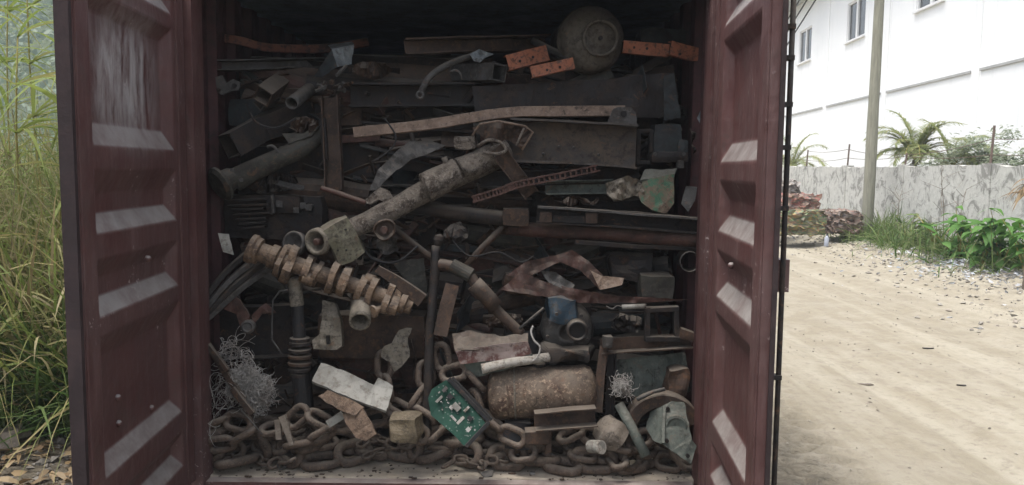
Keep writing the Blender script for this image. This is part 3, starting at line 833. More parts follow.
beam('upright_channel', 'upright rusty channel standing beside the dark hollow', 'channel', [(330,96,4.12),(333,150,4.08),(334,190,4.05)], 'C', 17, 0.06, 'rust', t=0.006)
beam('upright_bar', 'thin dark bar standing against the upright rusty channel', 'bar', [(323,118,4.1),(325,160,4.08)], 'B', 5, 0.03, 'dark')
rod('thin_rod', 'thin reddish rod below the upright rusty channel', 'rod', [(321,188,3.98),(343,195,3.98),(366,203,3.96)], 2.8, 'redrust')
beam('crossbar', 'reddish cross bar behind the upright rusty channel', 'bar', [(338,140,4.2),(380,137,4.22)], 'B', 8, 0.03, 'redrust')
t_ = empty('engine_block', W(270,236,4.1), 'dark finned engine block jammed against the red wall', 'engine')
block('body', '', '', 224, 196, 322, 238, 4.14, 0.35, 'dark', parent=t_, amp=0.012, cuts=6)
for i in range(7): beam('fin', '', '', [(225+i*3,201+i*4.6,4.115),(268+rng.uniform(-4,20),199+i*4.6,4.115)], 'B', 2, 0.05, 'dark', parent=t_)
block('cover', '', '', 268, 196, 300, 212, 4.09, 0.2, 'dark', parent=t_, amp=0.01)
beam('rib', '', '', [(273,194,4.07),(274,212,4.07)], 'B', 2.5, 0.03, 'steel', parent=t_)
for x, y in ((279,204),(303,206),(308,208),(296,210)): block('stud', '', '', x-3, y-3, x+3, y+3, 4.08, 0.06, 'steel', parent=t_, cuts=2)
beam('edge_strip', 'thin bright-edged strip lying over the dark engine block', 'strip', [(276,182,4.1),(302,188,4.08)], 'L', 5, 0.04, 'steel')
plate('pale_card', 'pale grey card leaning on the engine block by the red wall', 'card', [(218,233,3.93),(229,234,3.95),(234,255,3.95),(223,252,3.93)], 0.003, 'whiteboard', cuts=1, amp=0.003)
plate('curved_leaf', 'curved grey-tan leaf of sheet steel hooked over the axle shaft', 'sheet', [(369,190,3.97),(378,170,3.98),(392,155,4.0),(409,141,4.03),(430,140,4.05),(446,146,4.05),(428,154,4.02),(411,160,4.0),(396,170,3.98),(384,182,3.97),(378,190,3.96)], 0.006, 'steel', amp=0.018, freq=9)
plate('clip_bracket', 'tan clip bracket sitting on the dusty axle shaft', 'bracket', [(362,202,3.95),(372,194,3.95),(380,187,3.95),(388,190,3.95),(393,199,3.94),(386,203,3.94),(378,199,3.94),(370,204,3.94)], 0.025, 'shaft', amp=0.02, freq=14)
# dusty axle shaft
t_ = empty('axle_shaft', W(330,262,3.9), 'dusty scaly axle shaft with olive cast hub slanting across the heap', 'axle shaft')
beam('shaft', '', '', [(345,232,3.92),(400,206,3.97),(455,176,4.04),(505,152,4.12)], 'R', 25, 0.125, 'shaft', parent=t_, amp=0.006, step=0.018, taper=(0.82, 1.12))
beam('collar', '', '', [(424,187,3.94),(458,171,3.99)], 'R', 30, 0.13, 'shaft', parent=t_, amp=0.010, step=0.014)
beam('collar', '', '', [(462,168,4.0),(506,147,4.07)], 'R', 22, 0.12, 'shaft', parent=t_, amp=0.012, step=0.014)
rod('spike', '', '', [(446,163,3.97),(444,157,3.97)], 3, 'shaft', parent=t_)
hb = block('hub', '', '', 326, 221, 354, 261, 3.86, 0.16, 'olive', parent=t_, amp=0.014, rz=0.25, rr=-0.45, ease=0.25, cuts=7)
for i in range(5): hole(t_, 330 + rng.uniform(0, 20), 226 + rng.uniform(0, 28), 3.856, rng.uniform(0.9, 1.6))
c = W(316, 242, 3.86); d = (W(340, 236, 3.93) - c).normalized() * 0.6 + Vector((0, 0.8, 0)); d.normalize()
V, F = lathe(c, c + d, [(0.05,0.040),(0.0,0.046),(-0.006,0.056),(0.0,0.066),(0.03,0.068),(0.032,0.060),(0.09,0.058),(0.091,0.02)], 28, 0.002); link_mesh('bearing_ring', V, F, M['cast'], t_, True)
V, F = lathe(c + d*0.05, c - d, [(0,0.02),(0.05,0.018),(0.055,0.012)], 14); link_mesh('pin', V, F, M['redrust'], t_)
c = W(384, 230, 3.88)
V, F = lathe(c + Vector((0,.07,0)), c, [(0,.03),(.04,.045),(.065,.052),(.07,.044),(.055,.034),(.05,.012)], 18, 0.014); link_mesh('flange', V, F, M['rust'], t_)
V, F = lathe(c + Vector((0,.03,0)), c, [(0,.02),(.045,.018)], 10); link_mesh('flange_bore', V, F, M['redrust'], t_)
c = W(293, 243, 3.93)
V, F = lathe(c, c + Vector((0.25,0.9,-0.2)), [(0.03,0.040),(0.0,0.046),(-0.004,0.053),(0.0,0.060),(0.04,0.060),(0.041,0.03)], 24); o = link_mesh('bearing_race', V, F, M['steel'], None, True)
tag(o, 'loose steel bearing race behind the crankshaft', 'bearing')

# crankshaft
t_ = empty('crankshaft', W(320,316,3.9), 'rusty orange-brown crankshaft with crank webs lying across the heap', 'crankshaft')
p0, p1 = W(252, 249, 3.90), W(412, 307, 3.93)
ax = (p1 - p0); Lc = ax.length; ax.normalize()
dn = (Vector((0, -0.35, -1)) - ax * ax.dot(Vector((0, -0.35, -1)))).normalized(); sd2 = ax.cross(dn)
V, F = lathe(p0, p1, [(-.012,.05),(-.012,.072),(.012,.074),(.022,.066),(.04,.066),(.045,.048),(.09,.048),(.095,.060),(.13,.060),(.135,.043),(Lc,.040)], 22, 0.003, 4.2); link_mesh('main_journal', V, F, M['crank'], t_)
webs = [0.155, 0.20, 0.285, 0.335, 0.42, 0.475, 0.56, 0.615, 0.70, 0.745]
for i, d in enumerate(webs):
    k = 1 if (i // 2) % 2 else -1
    c = p0 + ax * d
    a = Matrix.Rotation((i // 2) * 2.1 + 0.3 + 0.12 * (i % 3), 3, ax) @ dn
    s_ = ax.cross(a)
    bm_ = MB()
    big = i % 4 < 2
    pts2 = []
    for q in range(22):
        g_ = 2 * math.pi * q / 22
        cy, sy_ = math.cos(g_), math.sin(g_)
        rad = (0.098 if cy > 0 else 0.088) if big else 0.074
        wid = (0.080 if cy > 0 else 0.052) if big else 0.062
        pts2.append((wid * math.copysign(abs(sy_) ** 0.8, sy_), rad * math.copysign(abs(cy) ** 0.85, cy)))
    hw = (0.015, 0.019, 0.017, 0.013)[i % 4]
    vv = [c + s_*x + a*y - ax*hw for x, y in pts2] + [c + s_*x + a*y + ax*hw for x, y in pts2]
    n = len(pts2)
    ff = [tuple(range(n))[::-1], tuple(range(n, 2*n))] + [(j, (j+1) % n, n+(j+1) % n, n+j) for j in range(n)]
    bm_.add(rough([c + (q_ - c) * (0.88 + 0.24 * ((i * 37) % 10) / 10) for q_ in vv], 0.009, 15, i), ff)
    bm_.build('crank_web', M['crank'], t_)
    if i % 2 == 0:
        V, F = lathe(c - a*0.055, c - a*0.055 + ax, [(0,.030),(webs[i+1]-d,.030)], 16, 0.002); link_mesh('crank_pin', V, F, M['crank'], t_, True)
turned('nose_gear', '', '', (400,302,3.92), (420,310,3.92), [(0,.05),(.03,.052),(.035,.03),(.06,.028)], 'crank', parent=t_)
beam('red_wedge', 'red-brown flat wedge leaning over the crankshaft nose', 'plate', [(378,268,3.92),(400,283,3.92),(421,299,3.93)], 'B', 13, 0.03, 'rust', taper=(0.6,1.1), amp=0.006)
# outlet pipe, bracket, strut
beam('outlet_pipe', 'short pale pipe stub with open mouth under the crankshaft', 'pipe', [(360,322,3.80),(361,308,3.90),(362,296,3.98)], 'O', 22, 0.11, 'cast', t=0.010)
turned('flange_stub', 'small flanged stub beside the pale pipe mouth', 'flange', (372,312,3.85), (386,307,3.92), [(0,.03),(.012,.032),(.02,.02),(.06,.018)], 'crank')
t_ = empty('mount_bracket', W(328,352,3.93), 'pale cast mounting bracket with a slot hanging beneath the crankshaft', 'bracket')
plate('plate', '', '', [(322,300,3.95),(334,303,3.94),(340,318,3.92),(342,346,3.90),(336,350,3.90),(314,349,3.90),(312,340,3.91),(320,334,3.91),(322,320,3.92)], 0.05, 'cast', parent=t_, amp=0.02, freq=8)
beam('slot', '', '', [(328,335,3.88),(329,343,3.88)], 'B', 3.4, 0.02, 'hole', parent=t_)  # solid dark bar painted as the shade in the slot
t_ = empty('suspension_strut', W(304,412,3.92), 'black suspension strut standing upright with pale cap and ring clamps', 'strut')
turned('cap', '', '', (294,277,3.93), (297,306,3.93), [(0,.02),(.008,.032),(.14,.035),(.145,.03)], 'cast', parent=t_, n=18)
turned('sleeve', '', '', (297,300,3.93), (300,345,3.92), [(0,.031),(.23,.031)], 'black', parent=t_, n=18)
for y, r in ((337,.05),(341,.052),(348,.056),(354,.058),(361,.058),(367,.055),(372,.05)):
    turned('ring', '', '', (300,y,3.92), (300,y+8,3.92), [(0,r*.8),(.004,r),(.018,r),(.022,r*.8)], 'rust' if y in (354,361) else 'dark', parent=t_, n=20)
turned('lower_tube', '', '', (301,372,3.92), (305,412,3.92), [(0,.045),(.05,.047),(.2,.045)], 'black', parent=t_, n=18)
plate('bell_crank', 'grey folded arm hooked behind the suspension strut', 'bracket', [(275,276,3.95),(288,284,3.93),(283,293,3.93),(289,291,3.92),(285,285,3.93)], 0.01, 'steel', amp=0.004, cuts=1)
# leaf springs by the wall
for i, (x0, y0, x1, y1, l) in enumerate(((202,302,246,254,'topmost'),(204,308,252,262,'second'),(206,314,262,264,'third'),(208,318,275,264,'lowest'))):
    beam('leaf_spring', '%s dark spring leaf in the fan leaning on the red wall' % l, 'spring leaf', [(x0,y0,3.92),((x0+x1)/2-1.5,(y0+y1)/2-2,3.95),(x1,y1,4.02)], 'B', 5, 0.05, 'steel' if i % 2 else 'dark', curve=True, roll=20)
t_ = empty('forked_bracket', W(246,334,3.92), 'reddish forked bracket with a ring eye below the spring leaves', 'bracket')
plate('left_arm', '', '', [(219,298,3.94),(230,293,3.94),(240,300,3.92),(249,316,3.9),(250,326,3.9),(240,326,3.9),(236,314,3.92),(224,309,3.93)], 0.012, 'redrust', parent=t_, amp=0.012)
plate('right_arm', '', '', [(251,316,3.9),(261,306,3.91),(266,303,3.92),(272,308,3.92),(276,313,3.92),(262,314,3.91),(254,324,3.9)], 0.012, 'redrust', parent=t_, amp=0.010)
c = W(247.5, 327, 3.88)
V, F = lathe(c, c + Vector((0,1,0)), [(0.0,.018),(-.004,.024),(0,.034),(.03,.034),(.03,.018)], 20); link_mesh('eye', V, F, M['steel'], t_)
rod('bent_wire', 'thin bent wire dropping beside the black strut', 'wire', [(288,290,3.9),(280,291,3.9),(273,300,3.9),(272,322,3.9),(272,340,3.9),(277,347,3.9),(283,356,3.9)], 0.9, 'steel', curve=False)
beam('dark_tray', 'broad dark tray standing behind the forked bracket', 'tray', [(216,332,4.06),(300,330,4.06)], 'C', 54, 0.08, 'dark', t=0.006)
block('brown_tank', 'wide brown steel box lying behind the pale bracket', 'box', 318, 316, 425, 358, 4.10, 0.35, 'rust', amp=0.006)
plate('torn_flake', 'torn grey-tan flake of sheet hanging above the chain', 'sheet', [(399,330,3.97),(412,328,3.97),(408,344,3.96),(410,356,3.95),(400,368,3.94),(394,372,3.94),(390,362,3.94),(381,357,3.94),(384,346,3.95),(392,343,3.96)], 0.008, 'cast', amp=0.016, edge=0.012)
# loose bits in the middle
plate('wedge_plate', 'dull wedge-shaped plate standing behind the crankshaft nose', 'plate', [(392,262,4.02),(424,258,4.06),(428,300,4.05),(408,284,4.02)], 0.012, 'olive_dark')
t_ = empty('pry_bar', W(425,452,3.92), 'long dark upright bar with a knob top standing amid the chains', 'bar')
beam('bar', '', '', [(437,246,3.98),(431,310,3.94),(427,380,3.91),(425,446,3.88)], 'R', 9.5, 0.05, 'dark', curve=True, parent=t_, amp=0.005)
turned('knob', '', '', (440,234,3.99), (437,250,3.99), [(0,.006),(.01,.024),(.03,.03),(.05,.024),(.06,.018)], 'dark', parent=t_, n=14)
t_ = empty('elbow_pipe', W(500,338,3.96), 'bent brown exhaust pipe with a sleeve slanting down to the red panel', 'pipe')
beam('pipe', '', '', [(436,264,3.98),(452,266,3.97),(468,273,3.96),(478,287,3.95),(498,310,3.95),(522,334,3.95)], 'O', 11, 0.056, 'rust', curve=True, parent=t_, t=0.004)
beam('sleeve', '', '', [(474,284,3.94),(496,307,3.94)], 'O', 17, 0.085, 'rust', parent=t_, t=0.01)
turned('joint', '', '', (452,265,3.97), (472,276,3.95), [(0,.034),(.11,.037),(.115,.03)], 'olive_dark', parent=t_, n=16)
beam('flat_offcut', 'short brown flat offcut leaning beside the dark upright bar', 'bar', [(453,284,3.95),(441,335,3.91)], 'B', 14, 0.02, 'rust', amp=0.006)
rod('slant_rod', 'dark slanting rod crossing above the bent exhaust pipe', 'rod', [(506,224,4.08),(480,250,4.04),(458,275,4.02)], 3.4, 'rust', curve=False)
rod('slant_rod', 'thin dark rod leaning behind the crankshaft toward the knob bar', 'rod', [(396,230,4.06),(424,252,4.03),(444,266,4.0)], 3.4, 'rust', curve=False)

# ------------------------------------------------------------------ scrap: right middle
t_ = empty('crumpled_cage', W(505,150,4.0), 'crumpled pale-edged sheet cage lying on the end of the axle shaft', 'sheet')
plate('sheet', '', '', [(472,128,4.0),(486,121,3.98),(520,125,4.0),(532,131,4.02),(522,150,4.02),(508,140,4.02),(496,146,4.0),(484,138,4.0)], 0.005, 'rust', parent=t_, amp=0.03, freq=12, cuts=3)
rod('rim', '', '', [(472,136,3.97),(480,124,3.95),(498,121,3.95),(525,126,3.96),(533,132,3.98),(522,150,3.98)], 1.1, 'tan', parent=t_, curve=False)
rod('rim', '', '', [(478,146,3.95),(488,140,3.94),(500,142,3.94),(506,150,3.94),(496,154,3.94),(482,152,3.95)], 1.6, 'shaft', parent=t_)
rod('rim', '', '', [(516,146,3.96),(524,128,3.96)], 1.0, 'shaft', parent=t_, curve=False)
block('lump', '', '', 455, 137, 474, 148, 3.98, 0.08, 'shaft', parent=t_, amp=0.02)
beam('slant_channel', 'brown channel slanting down from the crumpled cage', 'channel', [(497,148,3.96),(520,180,3.98),(532,196,4.0)], 'C', 16, 0.05, 'rust', t=0.005)
# roller chain
t_ = empty('track_chain', W(535,200,3.96), 'reddish roller chain draped across the slanting channel', 'chain')
pa = smooth_path(wpts([(474,199,3.96),(500,191,3.95),(520,184,3.94),(560,176,3.95),(598,168,3.98)]), 8)
pa = resample(pa, 0.028)
for i, (a, b_) in enumerate(zip(pa[:-1], pa[1:])):
    d = (b_ - a).normalized(); u = Vector((0, -1, 0)); w_ = d.cross(u).normalized()
    mb = MB(); c = (a + b_) / 2
    for s in (-1, 1): mb.obox(c + w_ * 0.014 * s, d * 0.0155, u * 0.012, w_ * (0.003 if i % 2 else 0.0045))
    mb.obox(a, d * 0.005, u * 0.009, w_ * 0.013)
    mb.build('link', M['redrust'], t_)
beam('green_channel', 'olive channel with dusty edges lying behind the roller chain', 'channel', [(545,188,4.06),(612,186,4.07)], 'C', 14, 0.06, 'greygreen', t=0.006)
beam('grey_rail', 'grey rail running under the wide dusty channel', 'rail', [(480,180,4.12),(640,175,4.1)], 'C', 16, 0.06, 'dark', t=0.007)
plate('torn_casting', 'torn yellowish casting with red rust beside the green plate', 'casting', [(606,182,4.0),(628,177,4.0),(640,180,4.0),(645,196,3.98),(634,195,3.98),(622,200,3.98),(614,201,3.98),(607,194,4.0)], 0.03, 'cast', amp=0.04, freq=16, cuts=3)
t_ = empty('green_plate', W(660,216,4.0), 'flaking green painted plate hanging over the long slotted rail', 'plate')
plate('face', '', '', [(638,194,3.99),(643,180,4.0),(674,174,4.0),(674,203,3.97),(666,214,3.96),(652,210,3.96),(642,203,3.97)], 0.012, 'green', parent=t_, amp=0.012)
plate('upper_fold', '', '', [(640,180,4.0),(645,170,4.06),(677,168,4.06),(674,175,4.0)], 0.012, 'greygreen', parent=t_, amp=0.006)
plate('grey_slab', 'small grey slab leaning by the right inner wall near the green plate', 'plate', [(686,186,4.0),(697,187,4.0),(695,200,3.98),(688,212,3.98),(681,204,4.0)], 0.01, 'steel')
t_ = empty('slotted_rail', W(620,226,3.98), 'long dark rail with a rectangular slot and pale top edge', 'rail')
beam('rail', '', '', [(537,214,4.0),(620,219,3.99),(702,226,3.98)], 'C', 17, 0.07, 'dark', t=0.007, parent=t_)
beam('lit_edge_strip', '', '', [(538,207,3.95),(620,213,3.94),(702,219,3.93)], 'B', 2.5, 0.03, 'steel', parent=t_)  # paler strip stands in for light catching the rail's top edge
beam('slot', '', '', [(553,217,3.955),(585,219,3.955)], 'B', 7, 0.006, 'hole', parent=t_)  # dark bar on the web paints the shaded slot opening
for x in (546, 592): block('boss', '', '', x-6, 213, x+6, 223, 3.95, 0.05, 'rust', parent=t_, cuts=2)
beam('long_pipe', 'long reddish pipe with open end below the slotted rail', 'pipe', [(500,228,4.12),(600,234,4.06),(699,240,3.98)], 'O', 15, 0.075, 'redrust', t=0.006)
beam('thin_rail', 'thin dark rail below the long reddish pipe', 'rail', [(575,242,4.02),(640,247,4.02),(700,249,4.0)], 'B', 4, 0.04, 'dark')
t_ = empty('dark_pipe', W(465,228,4.06), 'dark pipe with a brown clamp block below the axle shaft', 'pipe')
beam('pipe', '', '', [(400,204,4.1),(450,212,4.08),(520,220,4.05)], 'O', 15, 0.075, 'dark', t=0.006, parent=t_)
block('clamp', '', '', 503, 209, 529, 226, 4.0, 0.1, 'rust', parent=t_)
beam('pipe_end', 'pale-rimmed open pipe end beside the right inner wall', 'pipe', [(690,262,3.94),(686,258,4.2)], 'O', 21, 0.10, 'dark', t=0.006)
# crumpled body panels
t_ = empty('body_panel', W(570,305,3.97), 'crumpled red-brown body panel with torn folded edges', 'panel')
plate('lower_fold', '', '', [(500,290,4.0),(520,272,4.0),(545,282,3.96),(580,290,3.93),(620,296,3.94),(690,300,3.98),(640,303,3.95),(580,303,3.92),(540,296,3.94)], 0.004, 'redrust', parent=t_, amp=0.03, cuts=3)
plate('upper_fold', '', '', [(505,276,4.0),(525,262,4.0),(560,254,3.98),(572,250,3.98),(590,262,3.95),(612,284,3.92),(600,290,3.92),(580,270,3.95),(560,262,3.97),(530,276,3.99)], 0.005, 'redrust', parent=t_, amp=0.03, cuts=3)
plate('torn_tip', '', '', [(590,270,3.93),(602,276,3.91),(624,278,3.91),(622,285,3.9),(610,288,3.9),(600,290,3.9)], 0.006, 'tan', parent=t_, amp=0.02)
plate('inner_fold', '', '', [(540,270,3.96),(555,272,3.95),(575,285,3.94),(570,292,3.93),(550,284,3.95)], 0.004, 'steel', parent=t_, amp=0.03)
block('valve_box', 'dull olive valve box beside the crumpled body panel', 'box', 641, 276, 674, 301, 3.98, 0.2, 'olive_dark', amp=0.012)
for x, y in ((655,284),(661,288),(664,283)): pass
block('round_lump', 'dark rounded lump of casting above the body panel', 'casting', 612, 256, 652, 282, 4.08, 0.2, 'dark', amp=0.03)
block('round_lump', 'brown rounded lump under the bent exhaust pipe sleeve', 'casting', 506, 276, 534, 298, 4.02, 0.2, 'rust', amp=0.03)
beam('glass_tube', 'short white tube lying under the crumpled body panel', 'tube', [(622,307,3.9),(646,306,3.9)], 'R', 5, 0.022, 'plastic', amp=0.0)
rod('wire', 'thin wire trailing from the short white tube', 'wire', [(606,306,3.9),(612,309,3.9),(617,306,3.9),(622,307,3.9)], 0.8, 'steel')
# pump housing
t_ = empty('pump_housing', W(566,366,3.95), 'grey round pump housing with a dark bore and patch of blue paint', 'pump')
c = W(568, 332, 3.98)
V, F = lathe(c + Vector((0,.2,0)), c, [(0,.10),(.06,.135),(.12,.135),(.17,.125),(.20,.10),(.215,.062),(.222,.060),(.225,.045),(.19,.042),(.18,.01)], 30, 0.010, 8.8)
dv = W(578, 330, 3.98) - c
link_mesh('casing', V, F, M['steel'], t_, True)
c3 = W(577, 330, 3.80)
V, F = lathe(c3 + Vector((0,.03,0)), c3 - Vector((0,.05,0)), [(0,.052),(.06,.050),(.066,.046),(.066,.038),(.03,.036),(.02,.01)], 22, .003); link_mesh('neck', V, F, M['dark'], t_, True)
V, F = lathe(c3 + Vector((0,-.012,0)), c3 - Vector((0,.05,0)), [(0,.036),(.003,.036)], 22); link_mesh('bore', V, F, M['hole'], t_)  # dark disc paints the shade deep in the bore
block('blue_cover', '', '', 547, 300, 577, 322, 3.90, 0.2, 'blue', parent=t_, amp=0.03, ease=0.4, cuts=7)
block('foot', '', '', 545, 350, 590, 362, 3.92, 0.2, 'dark', parent=t_, amp=0.03, ease=0.5, cuts=6)
for a in range(5):
    hole(t_, 568 + 21*math.cos(a*1.25+.4), 332 + 21*math.sin(a*1.25+.4), 3.80, 1.8, 'dark')
t_ = empty('square_hatch', W(660,345,3.98), 'dark square steel hatch frame standing by the right inner wall', 'frame')
for p0, p1 in (((646,308),(646,340)),((676,308),(676,340)),((644,309),(678,309)),((644,339),(678,339))):
    beam('frame_bar', '', '', [(p0[0],p0[1],3.97),(p1[0],p1[1],3.97)], 'B', 5, 0.05, 'dark', parent=t_, amp=0.006)
beam('brown_ledge', 'long brown angle lying below the square steel hatch frame', 'bar', [(600,347,3.96),(692,340,3.96)], 'L', 14, 0.06, 'rust')
block('pale_nut', 'small pale nut-like lump beside the pump housing', 'casting', 603, 337, 613, 348, 3.9, 0.06, 'steel', amp=0.012)
block('pipe_plug', 'small pink-brown plug sticking out near the right inner wall', 'plug', 680, 331, 695, 340, 3.92, 0.06, 'rust', rr=0.3)
rod('rod', 'thin slanting rod leaning on the pump housing', 'rod', [(518,330,3.93),(532,318,3.92),(544,308,3.92)], 1.5, 'steel', curve=False)
# red and white panel
t_ = empty('rolled_panel', W(495,372,3.92), 'rolled red and white painted panel lying above the green circuit board', 'panel')
plate('top_skin', '', '', [(452,334,3.93),(472,331,3.94),(500,337,3.92),(528,333,3.93),(528,344,3.88),(500,346,3.86),(455,352,3.86)], 0.006, 'rust', parent=t_, amp=0.016, cuts=3)
plate('front_skin', '', '', [(455,351,3.86),(500,344,3.855),(528,342,3.87),(532,354,3.87),(505,360,3.855),(460,364,3.86)], 0.006, 'pink', parent=t_, amp=0.010, cuts=3)
plate('under_skin', '', '', [(462,362,3.87),(532,353,3.88),(534,362,3.9),(490,374,3.88),(474,378,3.9)], 0.006, 'greygreen', parent=t_, amp=0.008)
beam('pale_tube', 'pale grey tube with open end lying on the rusty tank', 'tube', [(481,369,3.83),(512,362,3.86),(548,357,3.92)], 'O', 10, 0.050, 'cream', t=0.005, curve=True)
rod('loop_wire', 'pale looping wire hanging beside the rolled panel', 'wire', [(533,326,3.88),(531,332,3.87),(534,340,3.86),(540,347,3.86),(538,356,3.86),(533,361,3.86)], 1.0, 'wire')
# horizontal tank
t_ = empty('rusty_tank', W(542,418,3.92), 'scabby rusty tank lying on its side above the big chain', 'tank')
p0, p1 = W(487, 394, 3.96), W(597, 390, 3.96); Lt = (p1 - p0).length
rr_ = S(26, 3.96)
V, F = lathe(p0, p1, [(0,.01),(.004,rr_*.45),(.015,rr_*.75),(.035,rr_*.93),(.06,rr_)] + [(.06+(Lt-.12)*i/10, rr_) for i in range(1,10)] + [(Lt-.06,rr_),(Lt-.03,rr_*.9),(Lt-.008,rr_*.6),(Lt,.02)], 36, 0.004, 5.1)
link_mesh('shell', V, F, M['tank'], t_, True)
a_ = (p1-p0).normalized()
for d, mt in ((0.10,'tank'),(0.135,'cast')):
    V, F = lathe(p0 + a_*d, p1, [(0,rr_),(.002,rr_+.004),(.008,rr_+.004),(.010,rr_)], 36, 0.001); link_mesh('weld_seam', V, F, M[mt], t_)
V, F = lathe(W(540,366,3.96), W(540,358,3.96), [(0,.03),(.012,.03),(.016,.02)], 14); link_mesh('bung', V, F, M['dark'], t_)
t_ = empty('channel_bracket', W(560,446,3.85), 'brown welded channel bracket propped below the rusty tank', 'bracket')
beam('top_channel', '', '', [(535,421,3.76),(596,416,3.78)], 'C', 19, 0.07, 'rust', parent=t_, t=0.006)
beam('lower_block', '', '', [(525,436,3.80),(548,435,3.80)], 'B', 15, 0.07, 'rust', parent=t_)
beam('leg', '', '', [(549,428,3.80),(549,452,3.80)], 'B', 6, 0.03, 'rust', parent=t_)
beam('upright_bar', 'narrow brown bar standing between the tank and wire coil', 'bar', [(604,346,3.96),(600,380,3.92),(598,412,3.88)], 'B', 9, 0.02, 'rust')
beam('upright_angle', 'dark angle iron standing behind the narrow brown bar', 'bar', [(612,350,4.0),(610,425,3.96)], 'L', 9, 0.04, 'dark')
plate('dark_sheet', 'dark greenish sheet leaning behind the wire coil', 'sheet', [(612,360,4.03),(685,352,4.05),(690,392,4.02),(640,398,4.0),(616,392,4.0)], 0.006, 'greygreen', amp=0.02)
rod('vent_pipe', 'slim dark tube slanting down to the chain beside the grey-green bracket', 'tube', [(619,404,3.86),(632,428,3.80),(646,456,3.74)], 5.2, 'greygreen', curve=False, n=14)
c = None
# brake band
t_ = empty('brake_band', W(655,430,3.88), 'curved brown brake band arching over the grey-green bracket', 'band')
pa = [W(640 + 38*math.cos(a), 432 + 36*math.sin(a), 3.86) for a in [math.pi*(1.02 + 0.045*i) for i in range(20)]]
pa = [W(662 - 34*math.cos(math.pi*i/18*0.9), 430 - 32*math.sin(math.pi*i/18*0.9), 3.88) for i in range(19)]
V, F = sweep(pa, 'B', S(13), 0.09, 0.01, amp=0.003, step=0.03); link_mesh('band', V, F, M['rust'], t_)
beam('rim_rod', '', '', [(636,400,3.82),(652,392,3.82),(664,389,3.83)], 'R', 4, 0.02, 'steel', parent=t_)
block('lug', '', '', 668, 370, 690, 396, 3.93, 0.1, 'rust', parent=t_, amp=0.02)
# grey-green triangular bracket
t_ = empty('corner_bracket', W(674,464,3.74), 'grey-green triangular bolted bracket leaning beside the inner wall', 'bracket')
plate('face', '', '', [(664,405,3.80),(672,401,3.80),(684,402,3.80),(692,440,3.72),(697,446,3.72),(691,464,3.69),(663,444,3.70),(661,425,3.74)], 0.012, 'greygreen', parent=t_, amp=0.006)
plate('side_flange', '', '', [(664,405,3.80),(661,444,3.70),(653,440,3.78),(646,428,3.85),(650,412,3.87)], 0.010, 'greygreen', parent=t_, amp=0.004)
beam('rib', '', '', [(664,406,3.785),(663,443,3.69)], 'B', 3, 0.02, 'greygreen', parent=t_)
for x, y, Y in ((667,441,3.70),(688,456,3.69),(668,409,3.78)): hole(t_, x, y, Y-0.006, 2.0)
c = W(676, 427, 3.74)
V, F = lathe(c + Vector((0,.03,0)), c, [(0,.055),(.03,.055),(.034,.045),(.03,.035),(.028,.01)], 20, .003); link_mesh('hub', V, F, M['greygreen'], t_)

for k, (pts, rp_, mt, l) in enumerate((
    ([(344,215,3.98),(356,236,3.95),(372,258,3.95),(396,262,3.96),(418,246,3.98)], 1.3, 'black', 'black cable looping below the axle shaft flange'),
    ([(452,240,4.0),(470,256,3.97),(498,252,3.96),(520,262,3.97),(534,256,4.0)], 0.8, 'black', 'black cable sagging above the bent exhaust pipe'),
    ([(384,118,4.0),(396,136,3.98),(390,150,3.98),(372,162,3.98)], 1.0, 'black', 'thin black wire dropping below the bowed tan bar'),
    ([(246,104,4.05),(256,122,4.0),(276,128,4.0),(296,118,4.02)], 1.1, 'black', 'thin black wire drooping under the hollow tubes')
    )):
    rod('loose_cable', l, 'cable', pts, rp_, mt, n=6)
for k, (x0, y0, x1, y1, Y, mt, l) in enumerate((
    (376,196,400,214,3.98,'rust','crushed rusty tin scrap below the curved steel leaf'),
    (440,222,474,244,4.02,'dark','crushed blackened tin scrap below the dark pipe clamp'),
    (352,60,392,80,4.14,'rust','crushed rusty tin scrap lying above the long dark beam'),
    (470,280,496,302,4.0,'redrust','crushed red-brown tin scrap behind the exhaust pipe sleeve'),
    (556,196,602,206,4.02,'rust','crushed flat tin scrap lying on the slotted rail'),
    (610,312,644,334,4.0,'dark','crushed dark tin scrap beside the square hatch frame'),
    (374,232,400,256,4.0,'steel','crushed grey tin scrap behind the crankshaft middle'),
    (420,330,446,352,3.98,'redrust','crushed red-brown tin scrap behind the upright bar'),
    (690,120,700,160,4.1,'dark','crushed dark tin scrap beside the machine block'),
    (286,116,322,134,4.1,'rust','crushed rusty tin scrap above the torn bracket'),
    (240,170,300,196,4.14,'dark','crushed dark tin scrap below the olive axle arm'),
    (486,312,522,332,3.99,'rust','crushed rusty tin scrap beneath the exhaust pipe'))):
    r8 = random.Random(k + 200)
    cx_, cy_, hx_, hy_ = (x0+x1)/2, (y0+y1)/2, (x1-x0)/2, (y1-y0)/2
    pts = [(cx_ + hx_*math.cos(a_)*r8.uniform(.7,1.15), cy_ + hy_*math.sin(a_)*r8.uniform(.7,1.15), Y + r8.uniform(-.02,.06)) for a_ in [q*2*math.pi/9 for q in range(9)]]
    plate('crushed_tin', l, 'tin', pts, 0.004, mt, cuts=4, amp=0.06, freq=16, edge=0.01)

